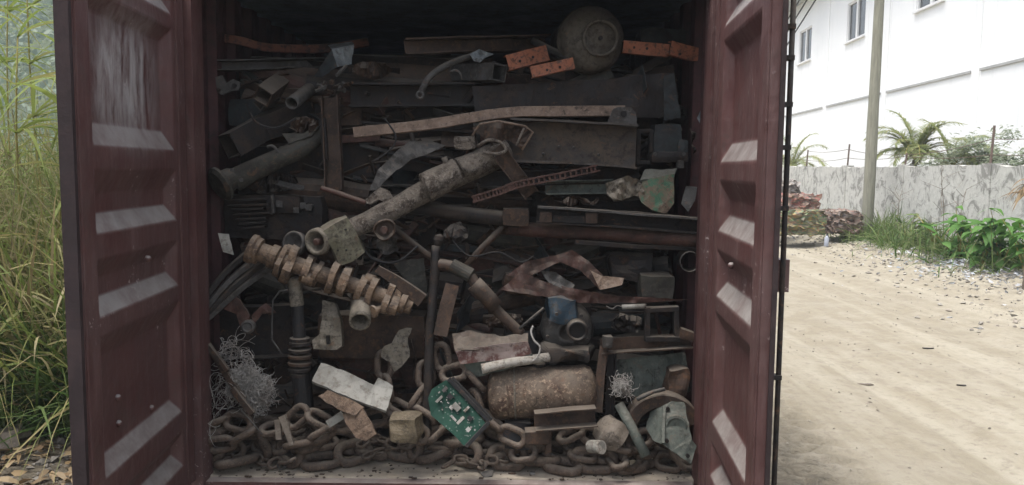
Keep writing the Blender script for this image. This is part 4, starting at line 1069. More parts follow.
# ------------------------------------------------------------------ wire tangles
def tangle(name, label, cx, cy, rx, ry, Y, n, rpx, mat, curl=0.03, seg=14, shape=None):
    mb = MB()
    r2 = random.Random(int(cx*7+cy))
    for i in range(n):
        for _ in range(50):
            x, y = r2.uniform(-1,1), r2.uniform(-1,1)
            if x*x + y*y < 1 and (shape is None or shape(x, y)): break
        p = W(cx + x*rx, cy + y*ry, Y + r2.uniform(-0.02, 0.09))
        d = Vector((r2.gauss(0,1), r2.gauss(0,.6), r2.gauss(0,1))).normalized()
        ax_ = Vector((r2.gauss(0,1), r2.gauss(0,1), r2.gauss(0,1))).normalized()
        pts = [p]
        w_ = r2.uniform(0.3, 1.1)
        for k in range(seg):
            d = Matrix.Rotation(w_, 3, ax_) @ d
            ax_ = (ax_ + Vector((r2.gauss(0,.3), r2.gauss(0,.3), r2.gauss(0,.3)))).normalized()
            p = p + d * curl * r2.uniform(.35, .7)
            pts.append(p)
        V, F = tube(pts, S(rpx), 4)
        mb.add(V, F)
    return tag(mb.build(name, M[mat], None, True), label, 'wire')
tangle('swarf_tangle', 'pale grey tangle of curly metal swarf by the red wall', 250, 388, 22, 25, 3.84, 1100, 0.25, 'wire', 0.015, 12, lambda x, y: y > -0.75 + (x + 0.55) * 0.75 - 0.5 and y < 0.9 and (y - x * .7 < .85))
tangle('swarf_wisp', 'loose grey swarf strands trailing above the floor chain', 216, 408, 14, 22, 3.86, 40, 0.28, 'wire', 0.05, 12)
tangle('swarf_wisp', 'loose curl of grey swarf on top of the pale tangle', 231, 352, 14, 9, 3.88, 50, 0.30, 'wire', 0.03, 10)
tangle('wire_coil', 'pale coil of tangled wire beside the narrow brown bar', 622, 386, 6, 6, 3.84, 150, 0.26, 'wire', 0.012, 14)
t_ = c = None
for k, (x0, y0, x1, y1, l) in enumerate(((201,334,244,400,'thicker'),(197,330,228,372,'thinner'))):
    beam('leaning_stick', '%s of two brown sticks leaning on the red wall by the swarf' % l, 'stick', [(x0,y0,3.86),(x1,y1,3.80)], 'B', 6 - 2*k, 0.025, 'rust', amp=0.004)
beam('leaning_stick', 'brown stick poking down through the pale swarf to the chain', 'stick', [(232,388,3.78),(252,414,3.74)], 'B', 6, 0.02, 'rust', amp=0.004)
rod('thin_spoke', 'thin straight spoke sticking out of the swarf toward the chain', 'rod', [(240,408,3.76),(262,434,3.70)], 0.9, 'steel', curve=False)

# ------------------------------------------------------------------ boards and circuit board
plate('white_board', 'broken dirty white board lying on the chains', 'board', [(312,381,3.78),(321,363,3.86),(347,372,3.86),(374,385,3.84),(378,378,3.86),(393,386,3.84),(391,396,3.80),(386,411,3.74),(350,398,3.75)], 0.018, 'whiteboard', amp=0.006, edge=0.006)
plate('chipboard_piece', 'brown chipboard piece lying under the white board edge', 'board', [(318,396,3.73),(328,390,3.74),(350,399,3.71),(364,407,3.70),(355,416,3.68),(336,408,3.70)], 0.016, 'cork', amp=0.008, edge=0.008)
plate('chipboard_piece', 'brown chipboard piece hanging down across the floor chain', 'board', [(343,414,3.71),(362,406,3.70),(368,418,3.68),(376,434,3.66),(366,441,3.66),(356,438,3.66),(346,424,3.69)], 0.016, 'cork', amp=0.008, edge=0.008)
beam('pale_lath', 'short pale lath poking out beside the hanging chipboard', 'stick', [(328,424,3.74),(344,414,3.76)], 'B', 8, 0.02, 'whiteboard')
beam('splinter', 'tan wood splinter standing on the floor chain', 'stick', [(283,416,3.72),(292,446,3.68)], 'B', 7, 0.02, 'wood', taper=(1.1,.6))
beam('splinter', 'short brown peg standing beside the tan splinter', 'stick', [(278,420,3.74),(279,440,3.71)], 'B', 6, 0.02, 'wood')
block('foam_lump', 'crumbling yellowish foam lump among the chains', 'foam', 390, 419, 418, 442, 3.72, 0.10, 'foam', amp=0.03, ease=0.45, cuts=7)
t_ = empty('circuit_board', W(462,447,3.72), 'green circuit board in a black frame standing on the chain', 'circuit board')
m, tt, p = newmat('green_solder_mask')
vv = coords(tt, rand=False)
vo = nd(tt, 'ShaderNodeTexVoronoi'); tt.links.new(vv, vo.inputs['Vector']); vo.inputs['Scale'].default_value = 60
n_ = noi(tt, vv, 26, 6, .7)
cc = mixc(tt, rng_map(tt, n_, .40, .62), (0.006, 0.034, 0.022), (0.012, 0.052, 0.034))
cc = mixc(tt, mth(tt, 'MULTIPLY', rng_map(tt, vo.outputs['Distance'], 0.25, 0.18), 0.8), cc, (0.15, 0.17, 0.15))
tt.links.new(cc, p.inputs['Base Color']); p.inputs['Roughness'].default_value = 0.65; p.inputs['Specular IOR Level'].default_value = 0.25
M['pcb'] = m
bd = plate('board', '', '', [(428,398,3.74),(432,389,3.755),(446,380,3.77),(455,386,3.77),(486,423,3.72),(464,446,3.66),(455,436,3.67),(431,415,3.72)], 0.004, 'pcb', parent=t_, amp=0.0, cuts=1, edge=0.0)
for (a, b_) in (((449,379,3.77),(489,421,3.72)),((489,422,3.72),(466,447,3.66)),((452,378,3.79),(492,420,3.745))):
    beam('frame_rail', '', '', [a, b_], 'B', 4, 0.02, 'black', parent=t_, amp=0.001)
# components follow the tilt of the board
def on_board(u, v):   # u along the long edge, v across
    A, B_, C = W(446,380,3.765), W(486,423,3.715), W(429,397,3.735)
    return A + (B_ - A) * u + (C - A) * v
A_, B_, C_ = on_board(0,0), on_board(1,0), on_board(0,1)
eu, ev = (B_-A_).normalized(), (C_-A_).normalized(); en = eu.cross(ev).normalized()
if en.y > 0: en = -en
r2 = random.Random(4)
for (u, v, su, sv, h, mt) in [(0.45,0.45,.020,.014,.012,'plastic'),(0.40,0.62,.010,.008,.010,'wire'),(0.15,0.75,.006,.020,.006,'plastic'),(0.66,0.70,.007,.022,.006,'cream'),(0.75,0.35,.012,.009,.008,'black'),(0.25,0.35,.012,.012,.006,'black'),(0.1,0.3,.008,.014,.010,'steel'),(0.86,0.72,.010,.010,.006,'wire'),(0.6,0.2,.006,.016,.008,'cream'),(0.55,0.85,.018,.005,.006,'wire')] + [(r2.uniform(.05,.95), r2.uniform(.08,.95), r2.uniform(.002,.005), r2.uniform(.002,.005), .004, r2.choice(['wire','black','plastic'])) for _ in range(26)]:
    mb = MB(); mb.obox(on_board(u, v) + en * (h/2 + .001), eu * su, ev * sv, en * h); mb.build('component', M[mt], t_)

# ------------------------------------------------------------------ chains
def link_mesh_data(L, Wd, r, stud=False):
    hs, rad = (L - Wd) / 2, Wd / 2 - r
    pts = []
    for i in range(9): a = -math.pi/2 + math.pi*i/8; pts.append((hs + rad*math.cos(a), rad*math.sin(a), 0))
    for i in range(9): a = math.pi/2 + math.pi*i/8; pts.append((-hs + rad*math.cos(a), rad*math.sin(a), 0))
    V, F = tube(pts, r, 9, True)
    if stud:
        v2, f2 = tube([(0,-rad,0),(0,0,0),(0,rad,0)], r*.75, 8); n = len(V); V += v2; F += [tuple(i+n for i in q) for q in f2]
    V = rough(V, r*0.16, 30, 2)
    me = bpy.data.meshes.new('chain_link')
    me.from_pydata([tuple(v) for v in V], [], F); me.validate()
    me.polygons.foreach_set('use_smooth', [True]*len(me.polygons))
    me.materials.append(M['chain'])
    return me
LK = {'big': (link_mesh_data(.220,.142,.0240), .220, .0240), 'stud': (link_mesh_data(.220,.142,.0240,True), .220, .0240), 'mid': (link_mesh_data(.160,.104,.0170), .160, .0170), 'small': (link_mesh_data(.085,.055,.0085), .085, .0085)}
def floor_at(px, py, z):
    a = W(px, py, 1.0); c0_ = Vector((0,0,CAMZ)); d = a - c0_
    return c0_ + d * ((z - CAMZ) / d.z)
def chain(label, pts, size, seed, tilt=0.5, world=False, stud_at=()):
    """links strung along a path; every second link is turned, all lie a little askew"""
    r2 = random.Random(seed)
    me, L, r = LK[size]
    wp = pts if world else [floor_at(x, y, FLOOR + h) for x, y, h in pts]
    path = smooth_path(wp, 10)
    root_loc = Vector(wp[0]); root_loc.z = min(p.z for p in wp)
    t_ = empty('chain', root_loc, label, 'chain')
    acc, i, out = 0.0, 0, []
    pitch = L - 2*r - 0.004
    cum = [0.0]
    for a, b_ in zip(path[:-1], path[1:]): cum.append(cum[-1] + (b_-a).length)
    d = pitch/2
    k = 0
    while d < cum[-1]:
        j = max(q for q in range(len(cum)) if cum[q] <= d); j = min(j, len(path)-2)
        f = (d - cum[j]) / max(1e-6, cum[j+1]-cum[j])
        p = path[j].lerp(path[j+1], f)
        tg = (path[min(j+3,len(path)-1)] - path[max(j-2,0)]).normalized()
        up_ = Vector((0,0,1)) if abs(tg.z) < 0.75 else Vector((0,-1,0))
        y_ = up_.cross(tg).normalized(); z_ = tg.cross(y_)
        roll = (r2.uniform(-.25,.45) if k % 2 == 0 else math.pi/2 - r2.uniform(.25,.75)) 
        if tilt: roll *= 1
        yaw = r2.uniform(-.3,.3) * tilt; pit = r2.uniform(-.2,.2) * tilt
        mt = Matrix((tg, y_, z_)).transposed() @ Matrix.Rotation(roll, 3, 'X') @ Matrix.Rotation(yaw, 3, 'Z') @ Matrix.Rotation(pit, 3, 'Y')
        # keep the link above the floor
        low = min((mt @ v.co).z for v in me.vertices) + p.z
        if low < FLOOR + 0.002: p = p + Vector((0,0,FLOOR + 0.002 - low))
        o = bpy.data.objects.new('link', LK['stud'][0] if k in stud_at else me)
        o.parent = t_
        o.matrix_local = Matrix.Translation(p - root_loc) @ mt.to_4x4()
        col.objects.link(o)
        d += pitch; k += 1
    return t_
chain('heavy rusty chain heaped in loops below the swarf tangle', [(214,438,.07),(206,452,.04),(228,462,.05),(262,452,.06),(246,436,.13),(225,430,.14),(262,428,.12),(300,436,.10),(322,448,.06),(290,458,.04),(330,462,.03),(368,452,.05)], 'big', 3)
chain('heavy rusty chain run lying along the floor edge below the chipboard', [(300,448,.12),(330,438,.12),(362,446,.07),(400,452,.05),(428,456,.04),(452,452,.06),(478,460,.05)], 'big', 8, stud_at=(3,))
chain('heavy rusty chain looping in front of the circuit board', [(448,444,.10),(470,440,.12),(496,438,.12),(512,448,.08),(490,460,.04),(520,462,.04),(556,458,.05)], 'big', 14)
chain('heavy rusty chain lying below the channel bracket', [(525,450,.09),(556,440,.10),(578,448,.07),(604,462,.04),(560,466,.03),(596,466,.04),(634,462,.05),(660,454,.06)], 'big', 21)
chain('heavy rusty chain slung high over the heap below the swarf', [(208,434,.20),(226,424,.20),(252,422,.18),(276,430,.16),(300,426,.16),(318,436,.14)], 'big', 33)
chain('heavy rusty chain crossing behind the circuit board foot', [(428,430,.14),(448,424,.16),(474,426,.16),(500,432,.14),(522,436,.12)], 'big', 35)
chain('heavy rusty chain bunched around the foot of the black strut', [(296,424,.12),(316,416,.14),(342,422,.14),(366,430,.12),(390,434,.12)], 'big', 37)
chain('rusty chain coiled in the dark corner under the grey-green bracket', [(640,452,.05),(662,462,.04),(684,466,.04),(676,452,.10),(652,444,.12)], 'mid', 5)
chain('thin rusty chain lying over the foam lump and heavy chain', [(358,446,.10),(376,438,.12),(392,444,.11),(410,448,.08),(384,450,.07),(362,458,.06)], 'small', 6)
chain('rusty chain hanging in a loop behind the foam lump', [W(384,352,4.0), W(386,384,3.96), W(394,404,3.93), W(410,408,3.92), W(424,388,3.94), W(426,352,3.99)], 'mid', 9, world=True)
chain('rusty chain bunched behind the circuit board', [W(440,345,3.98), W(446,372,3.94), W(462,372,3.92), W(478,384,3.92), W(476,402,3.92), W(492,420,3.88), W(512,436,3.84), W(530,446,3.80)], 'mid', 11, world=True)
chain('rusty chain sunk in the heap behind the white board', [W(338,430,3.86), W(360,424,3.86), W(388,414,3.88), W(408,424,3.88), W(424,436,3.86), W(440,430,3.86), W(420,412,3.9)], 'mid', 12, world=True)
chain('rusty chain piled behind the brown splinters', [W(262,432,3.82), W(286,424,3.84), W(306,414,3.84), W(330,428,3.82), W(312,440,3.80), W(290,446,3.80)], 'mid', 15, world=True)
chain('rusty chain heaped behind the swarf tangle foot', [W(206,428,3.86), W(226,420,3.84), W(250,428,3.82), W(236,440,3.82), W(214,446,3.82)], 'mid', 18, world=True)
chain('rusty chain slack behind the channel bracket leg', [W(560,440,3.86), W(580,432,3.88), W(600,440,3.86), W(622,448,3.84), W(640,440,3.86)], 'mid', 19, world=True)
r9 = random.Random(55)
for k, (x0, x1, yb, hh, sz, l) in enumerate((
        (208, 330, 446, .05, 'mid', 'slack rusty chain trailing over the big links under the swarf'),
        (250, 372, 436, .10, 'mid', 'rusty chain draped over the floor chains beside the strut foot'),
        (392, 500, 452, .04, 'mid', 'rusty chain winding along the floor around the upright bar'),
        (470, 600, 448, .08, 'mid', 'rusty chain draped across big links below the tank'),
        (570, 690, 456, .05, 'mid', 'rusty chain trailing along the floor to the grey-green bracket'),
        (214, 300, 458, .02, 'small', 'thin rusty chain snaking on the floor before the big links'),
        (440, 520, 462, .02, 'small', 'thin rusty chain lying on the floor below the circuit board'))):
    n_ = 7
    pts = [(x0 + (x1 - x0) * i / (n_ - 1) + r9.uniform(-9, 9), yb + r9.uniform(-8, 8), hh + r9.uniform(0, .05)) for i in range(n_)]
    chain(l, pts, sz, 60 + k)
# odds and ends on the floor
mb = MB(); c = floor_at(283, 465, FLOOR + .02)
V, F = tube([c + Vector((math.cos(i*.7)*.022*(1-i*.012), (i-14)*.0028, math.sin(i*.7)*.022*(1-i*.012)+.008)) for i in range(32)], .0045, 6); mb.add(V, F)
tag(mb.build('coil_spring', M['steel'], None, True), 'small coil spring lying in front of the floor chain', 'spring')
rod('ring_bolt', 'short bolt lying beside the small coil spring', 'bolt', [(288,462,3.62),(296,458,3.64)], 2, 'chain')
t_ = empty('plastic_spool', W(599,456,3.72), 'pale plastic spool standing among the chain links', 'spool')
turned('barrel', '', '', (590,446,3.76), (603,447,3.70), [(0,.03),(.05,.032),(.07,.03),(.075,.024)], 'plastic', parent=t_, n=18)
turned('rim', '', '', (600,447,3.715), (606,447,3.69), [(0,.033),(.012,.033)], 'cream', parent=t_, n=18)
block('cloth_roll', 'tan rolled cloth bundle behind the pale plastic spool', 'cloth', 602, 424, 626, 450, 3.78, 0.12, 'wood', amp=0.026, rr=0.6, ease=0.45, cuts=7)
block('dark_lump', 'dark rubber lump wedged beside the channel bracket', 'rubber', 505, 424, 530, 448, 3.84, 0.12, 'black', amp=0.02)
plate('grey_chip', 'flat grey metal chip on the dusty floor edge', 'chip', [(480,472,3.84),(494,470,3.85),(492,476,3.82),(484,478,3.815)], 0.008, 'steel', cuts=1, amp=0.003)
block('rust_nut', 'small rusty nut on the dusty floor edge', 'nut', 508, 473, 515, 477, 3.86, 0.03, 'rust', cuts=2, amp=0.004)
block('white_chip', 'tiny white plastic chip on the dusty floor edge', 'chip', 530, 473, 535, 475, 3.86, 0.02, 'plastic', cuts=1, amp=0.004)

# crumbs of rust and soil on the floor
mb = MB(); r2 = random.Random(2)
for i in range(260):
    x = r2.uniform(CX0+.03, CX1-.03); y = 3.79 + abs(r2.gauss(0, .16)); s = r2.choice([.002,.003,.003,.004,.006])
    q = Matrix.Rotation(r2.uniform(0,6), 3, 'Z')
    mb.obox((x, y, FLOOR + s*.3), q @ Vector((s*r2.uniform(.6,1.8),0,0)), q @ Vector((0,s,0)), Vector((0,0,s*.45)))
tag(mb.build('crumbs', M['rust']), 'crumbs of rust scattered on the container floor', kind='stuff')

# ------------------------------------------------------------------ the mass of scrap behind
mb_by = {}
r2 = random.Random(31)
cnt = 0
def heap_piece(mat, pts, kind, h, w, roll):
    V, F = sweep(pts, kind, h, w, 0.007, roll, 0.16, 0.008, r2.uniform(0, 90))
    mb_by.setdefault(mat, MB()).add(V, F)
inside = lambda p: CX0 + .05 < p.x < CX1 - .05 and p.z > FLOOR + .03 and p.y > 4.08
TOP = lambda x: 2.22 + 0.05*math.sin(x*3.1) 
for i in range(780):
    Yc = 4.20 + abs(r2.gauss(0, .28)); 
    c = Vector((r2.uniform(CX0+.1, CX1-.1), Yc, r2.uniform(FLOOR + .1, 2.20)))
    if r2.random() < .68: d = Vector((1, r2.gauss(0,.25), r2.gauss(0,.22))); L = r2.uniform(.25, 1.1)
    else: d = Vector((r2.gauss(0,1), r2.gauss(0,1)*.8, r2.gauss(0,1))); L = r2.uniform(.12, .5)
    d.normalize()
    a, b_ = c - d*L/2, c + d*L/2
    for p in (a, b_):
        p.x = max(CX0+.06, min(CX1-.06, p.x)); p.z = max(FLOOR+.05, min(2.22, p.z)); p.y = max(4.27, p.y)
    if (a - b_).length < .08: continue
    k = r2.choice('CCLBBOOIHR'); h = r2.choice([.03,.04,.06,.08,.10,.12,.15,.18])
    w = h*r2.uniform(.4,1) if k != 'B' else r2.choice([.01,.02,.04])
    if k in 'OR': w = h
    w = max(w, .012); h = max(h, .02)
    mat = r2.choices(['dark','rust','steel','redrust','teal','olive_dark'], [6,5,.7,1.4,.7,1])[0]
    heap_piece(mat, [a, a.lerp(b_, .5) + Vector((0,0,r2.gauss(0,.012))), b_], k, h, w, r2.uniform(-.7,.7))
for i in range(260):      # small pieces filling the gaps
    c = Vector((r2.uniform(CX0+.06, CX1-.06), 4.2 + abs(r2.gauss(0,.09)), r2.uniform(FLOOR+.05, 2.12)))
    d = Vector((r2.gauss(0,1), r2.gauss(0,.6), r2.gauss(0,.7))).normalized(); L = r2.uniform(.05,.2)
    a, b_ = c - d*L/2, c + d*L/2
    for p in (a, b_): p.x = max(CX0+.04, min(CX1-.04, p.x)); p.z = max(FLOOR+.02, p.z)
    if (a - b_).length < .03: continue
    k = r2.choice('CLBBORR'); h = r2.choice([.012,.018,.025,.04]); w = h if k in 'OR' else max(.008, h*r2.uniform(.3,.8))
    heap_piece(r2.choices(['dark','rust','steel','redrust'], [5,5,.5,1.4])[0], [a, b_], 'R' if (k == 'O' and h < .02) else k if min(h, w) > .016 else 'B', h, w, r2.uniform(-1,1))
for i in range(150):       # bent sheets deep in the heap
    c = Vector((r2.uniform(CX0+.2, CX1-.2), 4.28 + abs(r2.gauss(0,.16)), r2.uniform(FLOOR+.1, 2.08)))
    u_ = Vector((r2.gauss(0,1), r2.gauss(0,.4), r2.gauss(0,.4))).normalized(); v_ = Vector((0, r2.gauss(0,.4), 1)).normalized()
    su, sv = r2.uniform(.08,.28), r2.uniform(.05,.15)
    pts = [c + u_*su*x + v_*sv*y for x, y in ((-1,-1),(1,-.8),(.9,1),(-.2,1.1),(-1.1,.7))]
    for p in pts: p.x = max(CX0+.04, min(CX1-.04, p.x)); p.z = max(FLOOR+.02, min(2.2, p.z))
    V, F = plate_geo(pts, .004, 1, .03, 7, i)
    mb_by.setdefault(r2.choice(['dark','rust','teal']), MB()).add(V, F)
LBL = {'dark':'blackened scrap steel packed in the gaps of the heap','rust':'brown rusty scrap packed in the gaps of the heap','steel':'greyish scrap steel packed in the gaps of the heap','redrust':'red-brown scrap packed in the gaps of the heap','teal':'dull blue-grey scrap packed in the gaps of the heap','olive_dark':'dull olive scrap packed in the gaps of the heap'}
for k, mb in mb_by.items():
    tag(mb.build('scrap_heap', M[k]), LBL[k], kind='stuff')
# ------------------------------------------------------------------ lane side: white building
def bldx(y): return 11.3 + 0.062 * y
m, t, p = newmat('white_render')
v = coords(t, rand=False)
c = mixc(t, rng_map(t, noi(t, v, 0.5, 6, .6), .35, .7), (0.86, 0.865, 0.86), (0.80, 0.81, 0.81))
c = mixc(t, mth(t, 'MULTIPLY', rng_map(t, noi(t, coords(t, (3, 3, .15), rand=False), 1.0, 6, .65), .55, .75), .35), c, (0.55, 0.56, 0.54))
t.links.new(c, p.inputs['Base Color']); p.inputs['Roughness'].default_value = .85
M['render'] = m
M['frame'] = simple('white_window_frame', (.78,.78,.77), (.72,.72,.71), 4, .5, .05)
m, t, p = newmat('dark_window_glass')
p.inputs['Base Color'].default_value = (.045,.05,.052,1); p.inputs['Roughness'].default_value = .12; p.inputs['Specular IOR Level'].default_value = .5
M['glass'] = m
M['roofm'] = simple('grey_roof_sheet', (.42,.44,.44), (.33,.35,.35), 3, .6, .1)
M['ledge'] = simple('ledge_shade_gutter_grey', (.42,.42,.41), (.34,.34,.33), 3, .8, .1)  # shadow line of the ledges painted as grey; gutter shares the colour
ux = Vector((0.062, 1, 0)).normalized(); nxv = Vector((-1, 0.062, 0)).normalized()     # along the wall / toward the lane
def bpt(y, z, d=0.0):       # point on the facade at depth y, d metres proud of it
    return Vector((bldx(y), y, z)) + nxv * d
def fbox(mb, y0, y1, z0, z1, d0, d1, f=bpt):
    P = [f(y0,z0,d0), f(y1,z0,d0), f(y1,z0,d1), f(y0,z0,d1), f(y0,z1,d0), f(y1,z1,d0), f(y1,z1,d1), f(y0,z1,d1)]
    return mb.add(P, [(0,1,2,3),(4,7,6,5),(0,4,5,1),(1,5,6,2),(2,6,7,3),(3,7,4,0)])
bld = empty('white_building', bpt(9, 0), 'long white rendered two-storey building behind the boundary wall', 'building')
wins = [19.2, 25.5, 31.9, 38.5, 44.9]
WS, WH, WHW = 6.85, 1.52, 0.98
mb = MB()
fbox(mb, 9, 50, -0.2, WS, -0.3, 0.0); fbox(mb, 9, 50, WS + WH, 9.7, -0.3, 0.0)
ys = [9] + [q for w_ in wins for q in (w_ - WHW, w_ + WHW)] + [50]
for i in range(0, len(ys), 2): fbox(mb, ys[i], ys[i+1], WS, WS + WH, -0.3, 0.0)
fbox(mb, 9, 50, -0.2, 9.7, -8.0, -7.7); fbox(mb, 9, 9.7, -.2, 9.7, -7.7, -.3); fbox(mb, 49.7, 50, -.2, 9.7, -7.7, -.3)
mb.build('wall', M['render'], bld)
for y in (16.0, 22.4, 28.75, 35.2, 41.7, 48.0):
    mb = MB(); fbox(mb, y - .2, y + .2, 0, 9.65, 0.0, 0.03); mb.build('pilaster', M['render'], bld)
for a, b_ in zip((9.2, 16.0, 22.4, 28.75, 35.2, 41.7), (16.0, 22.4, 28.75, 35.2, 41.7, 48.0)):
    mb = MB(); fbox(mb, a + .26, b_ - .26, 4.45, 4.52, 0.0, 0.05); mb.build('ledge', M['ledge'], bld)
for w_ in wins:
    e = MB(); 
    for a, b_, z0, z1 in ((w_-WHW, w_-WHW+.07, WS, WS+WH), (w_+WHW-.07, w_+WHW, WS, WS+WH), (w_-WHW+.07, w_+WHW-.07, WS, WS+.07), (w_-WHW+.07, w_+WHW-.07, WS+WH-.07, WS+WH), (w_-.09, w_+.09, WS+.07, WS+WH-.07)):
        fbox(e, a, b_, z0, z1, -0.14, -0.04)
    wn = e.build('window', M['frame'], bld)
    for a, b_ in ((w_-WHW+.07, w_-.09), (w_+.09, w_+WHW-.07)):
        g_ = MB(); fbox(g_, a, b_, WS+.07, WS+WH-.07, -0.11, -0.10); g_.build('pane', M['glass'], wn)
    s_ = MB(); fbox(s_, w_-WHW-.06, w_+WHW+.06, WS-.07, WS-.003, 0.001, 0.10); s_.build('sill', M['frame'], wn)
mb = MB(); fbox(mb, 8.4, 50.6, 9.7, 9.82, -8.4, 0.75); mb.build('soffit', M['roofm'], bld)
mb = MB(); fbox(mb, 8.4, 50.6, 9.65, 9.95, 0.76, 0.86); mb.build('gutter', M['ledge'], bld)
mb = MB()
mb.add([bpt(8.4,9.83,.75), bpt(50.6,9.83,.75), bpt(50.6,11.6,-4), bpt(8.4,11.6,-4), bpt(50.6,9.83,-8.4), bpt(8.4,9.83,-8.4)], [(0,3,2,1),(3,5,4,2),(0,5,3),(1,2,4)])
mb.build('roof', M['roofm'], bld)

# ------------------------------------------------------------------ boundary wall
def wpt(y, z, d=0.0): return Vector((wallx(y), y, z)) + nxv * d
m, t, p = newmat('stained_whitewash')
v = coords(t, rand=False); vv = coords(t, (1.6, 1.6, .5), rand=False)
n1 = noi(t, v, 3.0, 10, .75, .8); n2 = noi(t, v, 9, 8, .75); n3 = noi(t, v, .6, 4, .6)
c = mixc(t, rng_map(t, n2, .35, .7), (0.50, 0.495, 0.46), (0.38, 0.375, 0.345))
c = mixc(t, mth(t, 'MULTIPLY', rng_map(t, n1, .50, .58), .8), c, (0.17, 0.165, 0.15))
c = mixc(t, mth(t, 'MULTIPLY', rng_map(t, n2, .60, .68), .6), c, (0.09, 0.085, 0.075))
t.links.new(c, p.inputs['Base Color']); p.inputs['Roughness'].default_value = .95
bump(t, p, n2, .5, .03)
M['whitewash'] = m
bw = empty('boundary_wall', wpt(8, 0), 'stained grey whitewashed concrete boundary wall along the dirt lane', 'wall')
r2 = random.Random(5)
pil = [8.0, 11.1, 14.6, 18.3, 22.0, 25.7, 29.4, 33.1]
for a, b_ in zip(pil[:-1], pil[1:]):
    hh = 1.84 + r2.uniform(-.03, .03)
    V, F = [], []
    n_ = 14
    for k in range(n_ + 1):
        y = a + .16 + (b_ - a - .32) * k / n_; top = hh + r2.uniform(-.02, .015)
        V += [wpt(y, -.1, .08), wpt(y, top, .08), wpt(y, top, -.08), wpt(y, -.1, -.08)]
    for k in range(n_):
        for j in range(3): F.append((k*4+j, k*4+j+1, (k+1)*4+j+1, (k+1)*4+j))
    F += [(3,2,1,0), tuple(n_*4 + j for j in range(4))]
    link_mesh('wall_panel', V, F, M['whitewash'], bw)
for y in pil:
    mb = MB(); fbox(mb, y - .16, y + .16, -.1, 1.86, -.12, .10, wpt); mb.build('pilaster', M['whitewash'], bw)
M['iron'] = simple('rusty_rebar', (.10,.07,.055), (.16,.12,.10), 8, .8, .2)
tops = []
for y, dz in ((11.1,.75),(14.65,.72),(18.3,.30),(22.0,.62),(25.7,.55)):
    a = wpt(y, 1.82); b_ = a + Vector((.03, 0, dz))
    V, F = tube([a, a.lerp(b_, .5), b_], .022, 6); o = link_mesh('fence_post', V, F, M['iron'], bw); tops.append((a, dz))
for hgt in (.22, .50):
    pts = []
    for (a, dz) in tops: pts.append(a + Vector((0, 0, min(hgt, dz - .03) + .1 * r2.uniform(-.3, .3))))
    path = []
    for a, b_ in zip(pts[:-1], pts[1:]):
        for k in range(6): q_ = k / 6; path.append(a.lerp(b_, q_) - Vector((0, 0, .12 * q_ * (1 - q_) * 4 * .5)))
    V, F = tube(path + [pts[-1]], .008, 4); link_mesh('barbed_wire', V, F, M['iron'], bw)

# ------------------------------------------------------------------ utility pole and cables
m, t, p = newmat('weathered_pole')
v = coords(t, (6, 6, .6), rand=False)
n1 = noi(t, v, 4, 8, .7)
t.links.new(mixc(t, rng_map(t, n1, .35, .68), (0.27, 0.265, 0.205), (0.16, 0.155, 0.12)), p.inputs['Base Color']); p.inputs['Roughness'].default_value = .9
bump(t, p, n1, .6, .02)
M['pole'] = m
pb = W(866.5, 233, 18.6); pb.z = gz(pb.x, pb.y) - .3
po = empty('utility_pole', pb, 'weathered grey wooden utility pole standing before the boundary wall', 'pole')
ptop = pb + Vector((.05, 0, 9.2))
V, F = tube([pb.lerp(ptop, i / 14) for i in range(15)], .135, 14, r1=.085); link_mesh('shaft', rough(V, .012, 3), F, M['pole'], po, True)
ca = pb + Vector((.03, 0, 8.7))
mb = MB(); mb.obox(ca + Vector((0, -.17, 0)), Vector((.9, .0, 0)), Vector((0, .05, 0)), Vector((0, 0, .06))); mb.build('crossarm', M['pole'], po)
for k in (-.75, 0.45, .75):
    V, F = lathe(ca + Vector((k, -.17, .06)), ca + Vector((k, -.17, .3)), [(0,.02),(.03,.05),(.06,.03),(.09,.05),(.14,.02)], 10); link_mesh('insulator', V, F, M['glass'], po)
M['cable'] = simple('black_cable', (.03,.03,.03), (.04,.04,.04), 3, .6, 0)
p2 = W(716, 150, 40); p2.z = 0
po2 = empty('utility_pole', p2, 'shorter utility pole farther along the lane carrying the sagging cables', 'pole')
V, F = tube([p2 + Vector((0, 0, 4.6 * i / 8)) for i in range(9)], .13, 12, r1=.10); link_mesh('shaft', rough(V, .01, 3), F, M['pole'], po2, True)
for k, (ya, xb, yb, l) in enumerate(((-110,720,128,'upper'),(-95,718,140,'middle'),(-78,716,152,'lower'))):
    a = W(864, ya, 18.6); b_ = W(xb, yb, 40)
    path = [a.lerp(b_, i/16) - Vector((0,0,.25*(i/16)*(1-i/16)*4*.5)) for i in range(17)]
    V, F = tube(path, .022, 5); tag(link_mesh('overhead_cable', V, F, M['cable'], None, True), '%s black overhead cable strung down from the tall utility pole' % l, 'cable')

